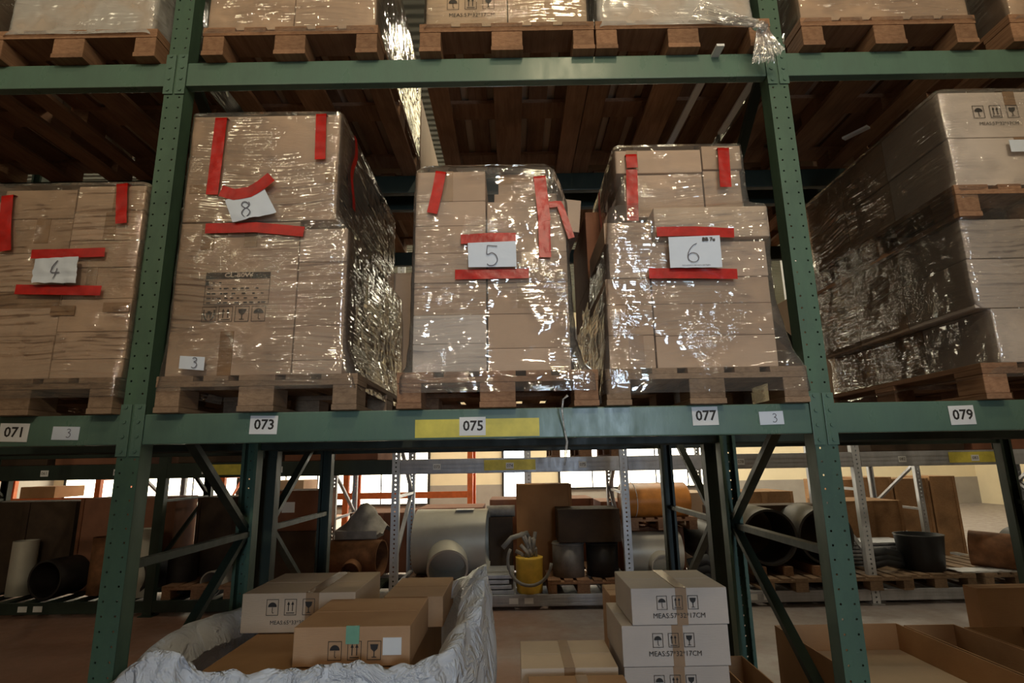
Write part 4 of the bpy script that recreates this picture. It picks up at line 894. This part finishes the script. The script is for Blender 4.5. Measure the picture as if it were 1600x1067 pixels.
# ------------------------------------------------------------ unseen rack behind the camera, added to block low light, passage left open
for k, (x0, x1) in enumerate(((-4.3, -3.2), (-3.1, -2.1), (-2.0, -1.05), (-.95, -.02), (1.95, 3.3), (3.4, 4.4), (-5.4, -4.4), (4.5, 5.5))):
    for lv, (z0, z1) in enumerate(((0, 1.7), (1.84, 3.85))):
        if lv: tag(MB().box(x0-.02, x1+.02, -2.85, -1.7, 1.705, 1.84, .004).build('shelf_beam', GREENI, None, (x0, -2.2, 1.705)), 'shelf deck behind the camera, %s from the left' % ORD[k].replace('topmost', 'first'), 'shelf beam')
        carton('tall %s load on the rack behind the camera, %s from the left' % (('floor', 'upper')[lv], ORD[k].replace('topmost', 'first')), x0, x1 if lv or k != 3 else -.42, -2.8, -1.75, z0+.002, z1, name='pallet_load')
for k, (x0, x1) in enumerate(((0., .94), (.97, 1.9))): carton('load bridging the passage behind the camera, %s' % ('left', 'right')[k], x0, x1, -2.8, -1.75, 2.95, 3.85, name='pallet_load')  # unseen loads added to block the lamps while door light passes below
tag(MB().box(.0, 1.92, -2.85, -1.7, 2.81, 2.948, .004).build('shelf_beam', GREENI, None, (1, -2.2, 2.81)), 'added light-blocking deck over the passage behind the camera', 'shelf beam')
# ------------------------------------------------------------ lamp above the aisle
lp = tag(empty('high_bay_lamp', LAMP_POS), 'round high-bay lamp hanging over the near aisle', 'lamp')
mb = MB(); n = 32; mb.grid([[Vector((LAMP_POS[0]+r_*math.cos(2*math.pi*k/n), LAMP_POS[1]+r_*math.sin(2*math.pi*k/n), LAMP_POS[2]+z)) for k in range(n)] for z, r_ in ((-.12, .27), (0, .2), (.12, .1), (.2, .08), (.2, .005))], True); mb.build('lamp_shade', DSTEEL, lp)
MB().tube([(LAMP_POS[0], LAMP_POS[1], LAMP_POS[2]+.2), (LAMP_POS[0], LAMP_POS[1], 7.0)], .01, 8).build('cable', DSTEEL, lp)

# ------------------------------------------------------------ groups
for o in COL.objects:
    if o.parent or 'label' not in o or 'group' in o: continue
    l, c = o['label'], o['category']; g = None
    ld = next((n for n in ('eight', 'four', 'five', 'six') if 'signed '+n in l), None)
    if c == 'box':
        g = 'cardboard boxes on the load signed '+ld if ld else 'boxes of the tall load above label 079' if '079' in l else 'upper-shelf boxes' if 'upper shelf' in l else 'cartons in the stack below label 077' if 'of the stack' in l else 'cartons on the sheeted pile' if 'pile' in l else 'loads in the orange racking' if 'orange' in l else 'light-blocking loads behind the camera' if 'camera' in l else None
    elif c == 'open box': g = 'open cartons at the bottom right'
    elif c == 'pallet': g = 'pallets on the upper shelf' if 'upper-shelf' in l else 'pallets on the lower beams' if 'lower beam' in l else 'pallets on the floor of the near rack' if 'floor pallet' in l else 'pallets in the far racks'
    elif c == 'shelf beam': g = 'beams of the near rack' if 'near rack' in l or 'rear green' in l else 'beams of the second rack row' if 'second' in l else 'beams of the third rack row' if 'third' in l else 'orange beams' if 'orange' in l else 'light-blocking decks behind the camera' if 'camera' in l else 'beams of the far rack'
    elif c == 'rack frame': g = 'near rack frames' if 'near aisle' in l else 'second row frames' if 'second rack' in l else 'third row frames' if 'third' in l else 'orange frames' if 'orange' in l else 'far rack frames'
    elif c == 'stretch film': g = 'stretch film around pallet loads'
    elif c == 'paper sign': g = 'handwritten paper signs'
    elif c == 'crate': g = 'crates in the far racks'
    elif c == 'light_gap': g = 'painted light gaps under the upper shelf'
    elif c == 'pipe fitting': g = 'pipe fittings in the far rack'
    elif c == 'drum': g = 'drums in the far rack'
    if g: o['group'] = g
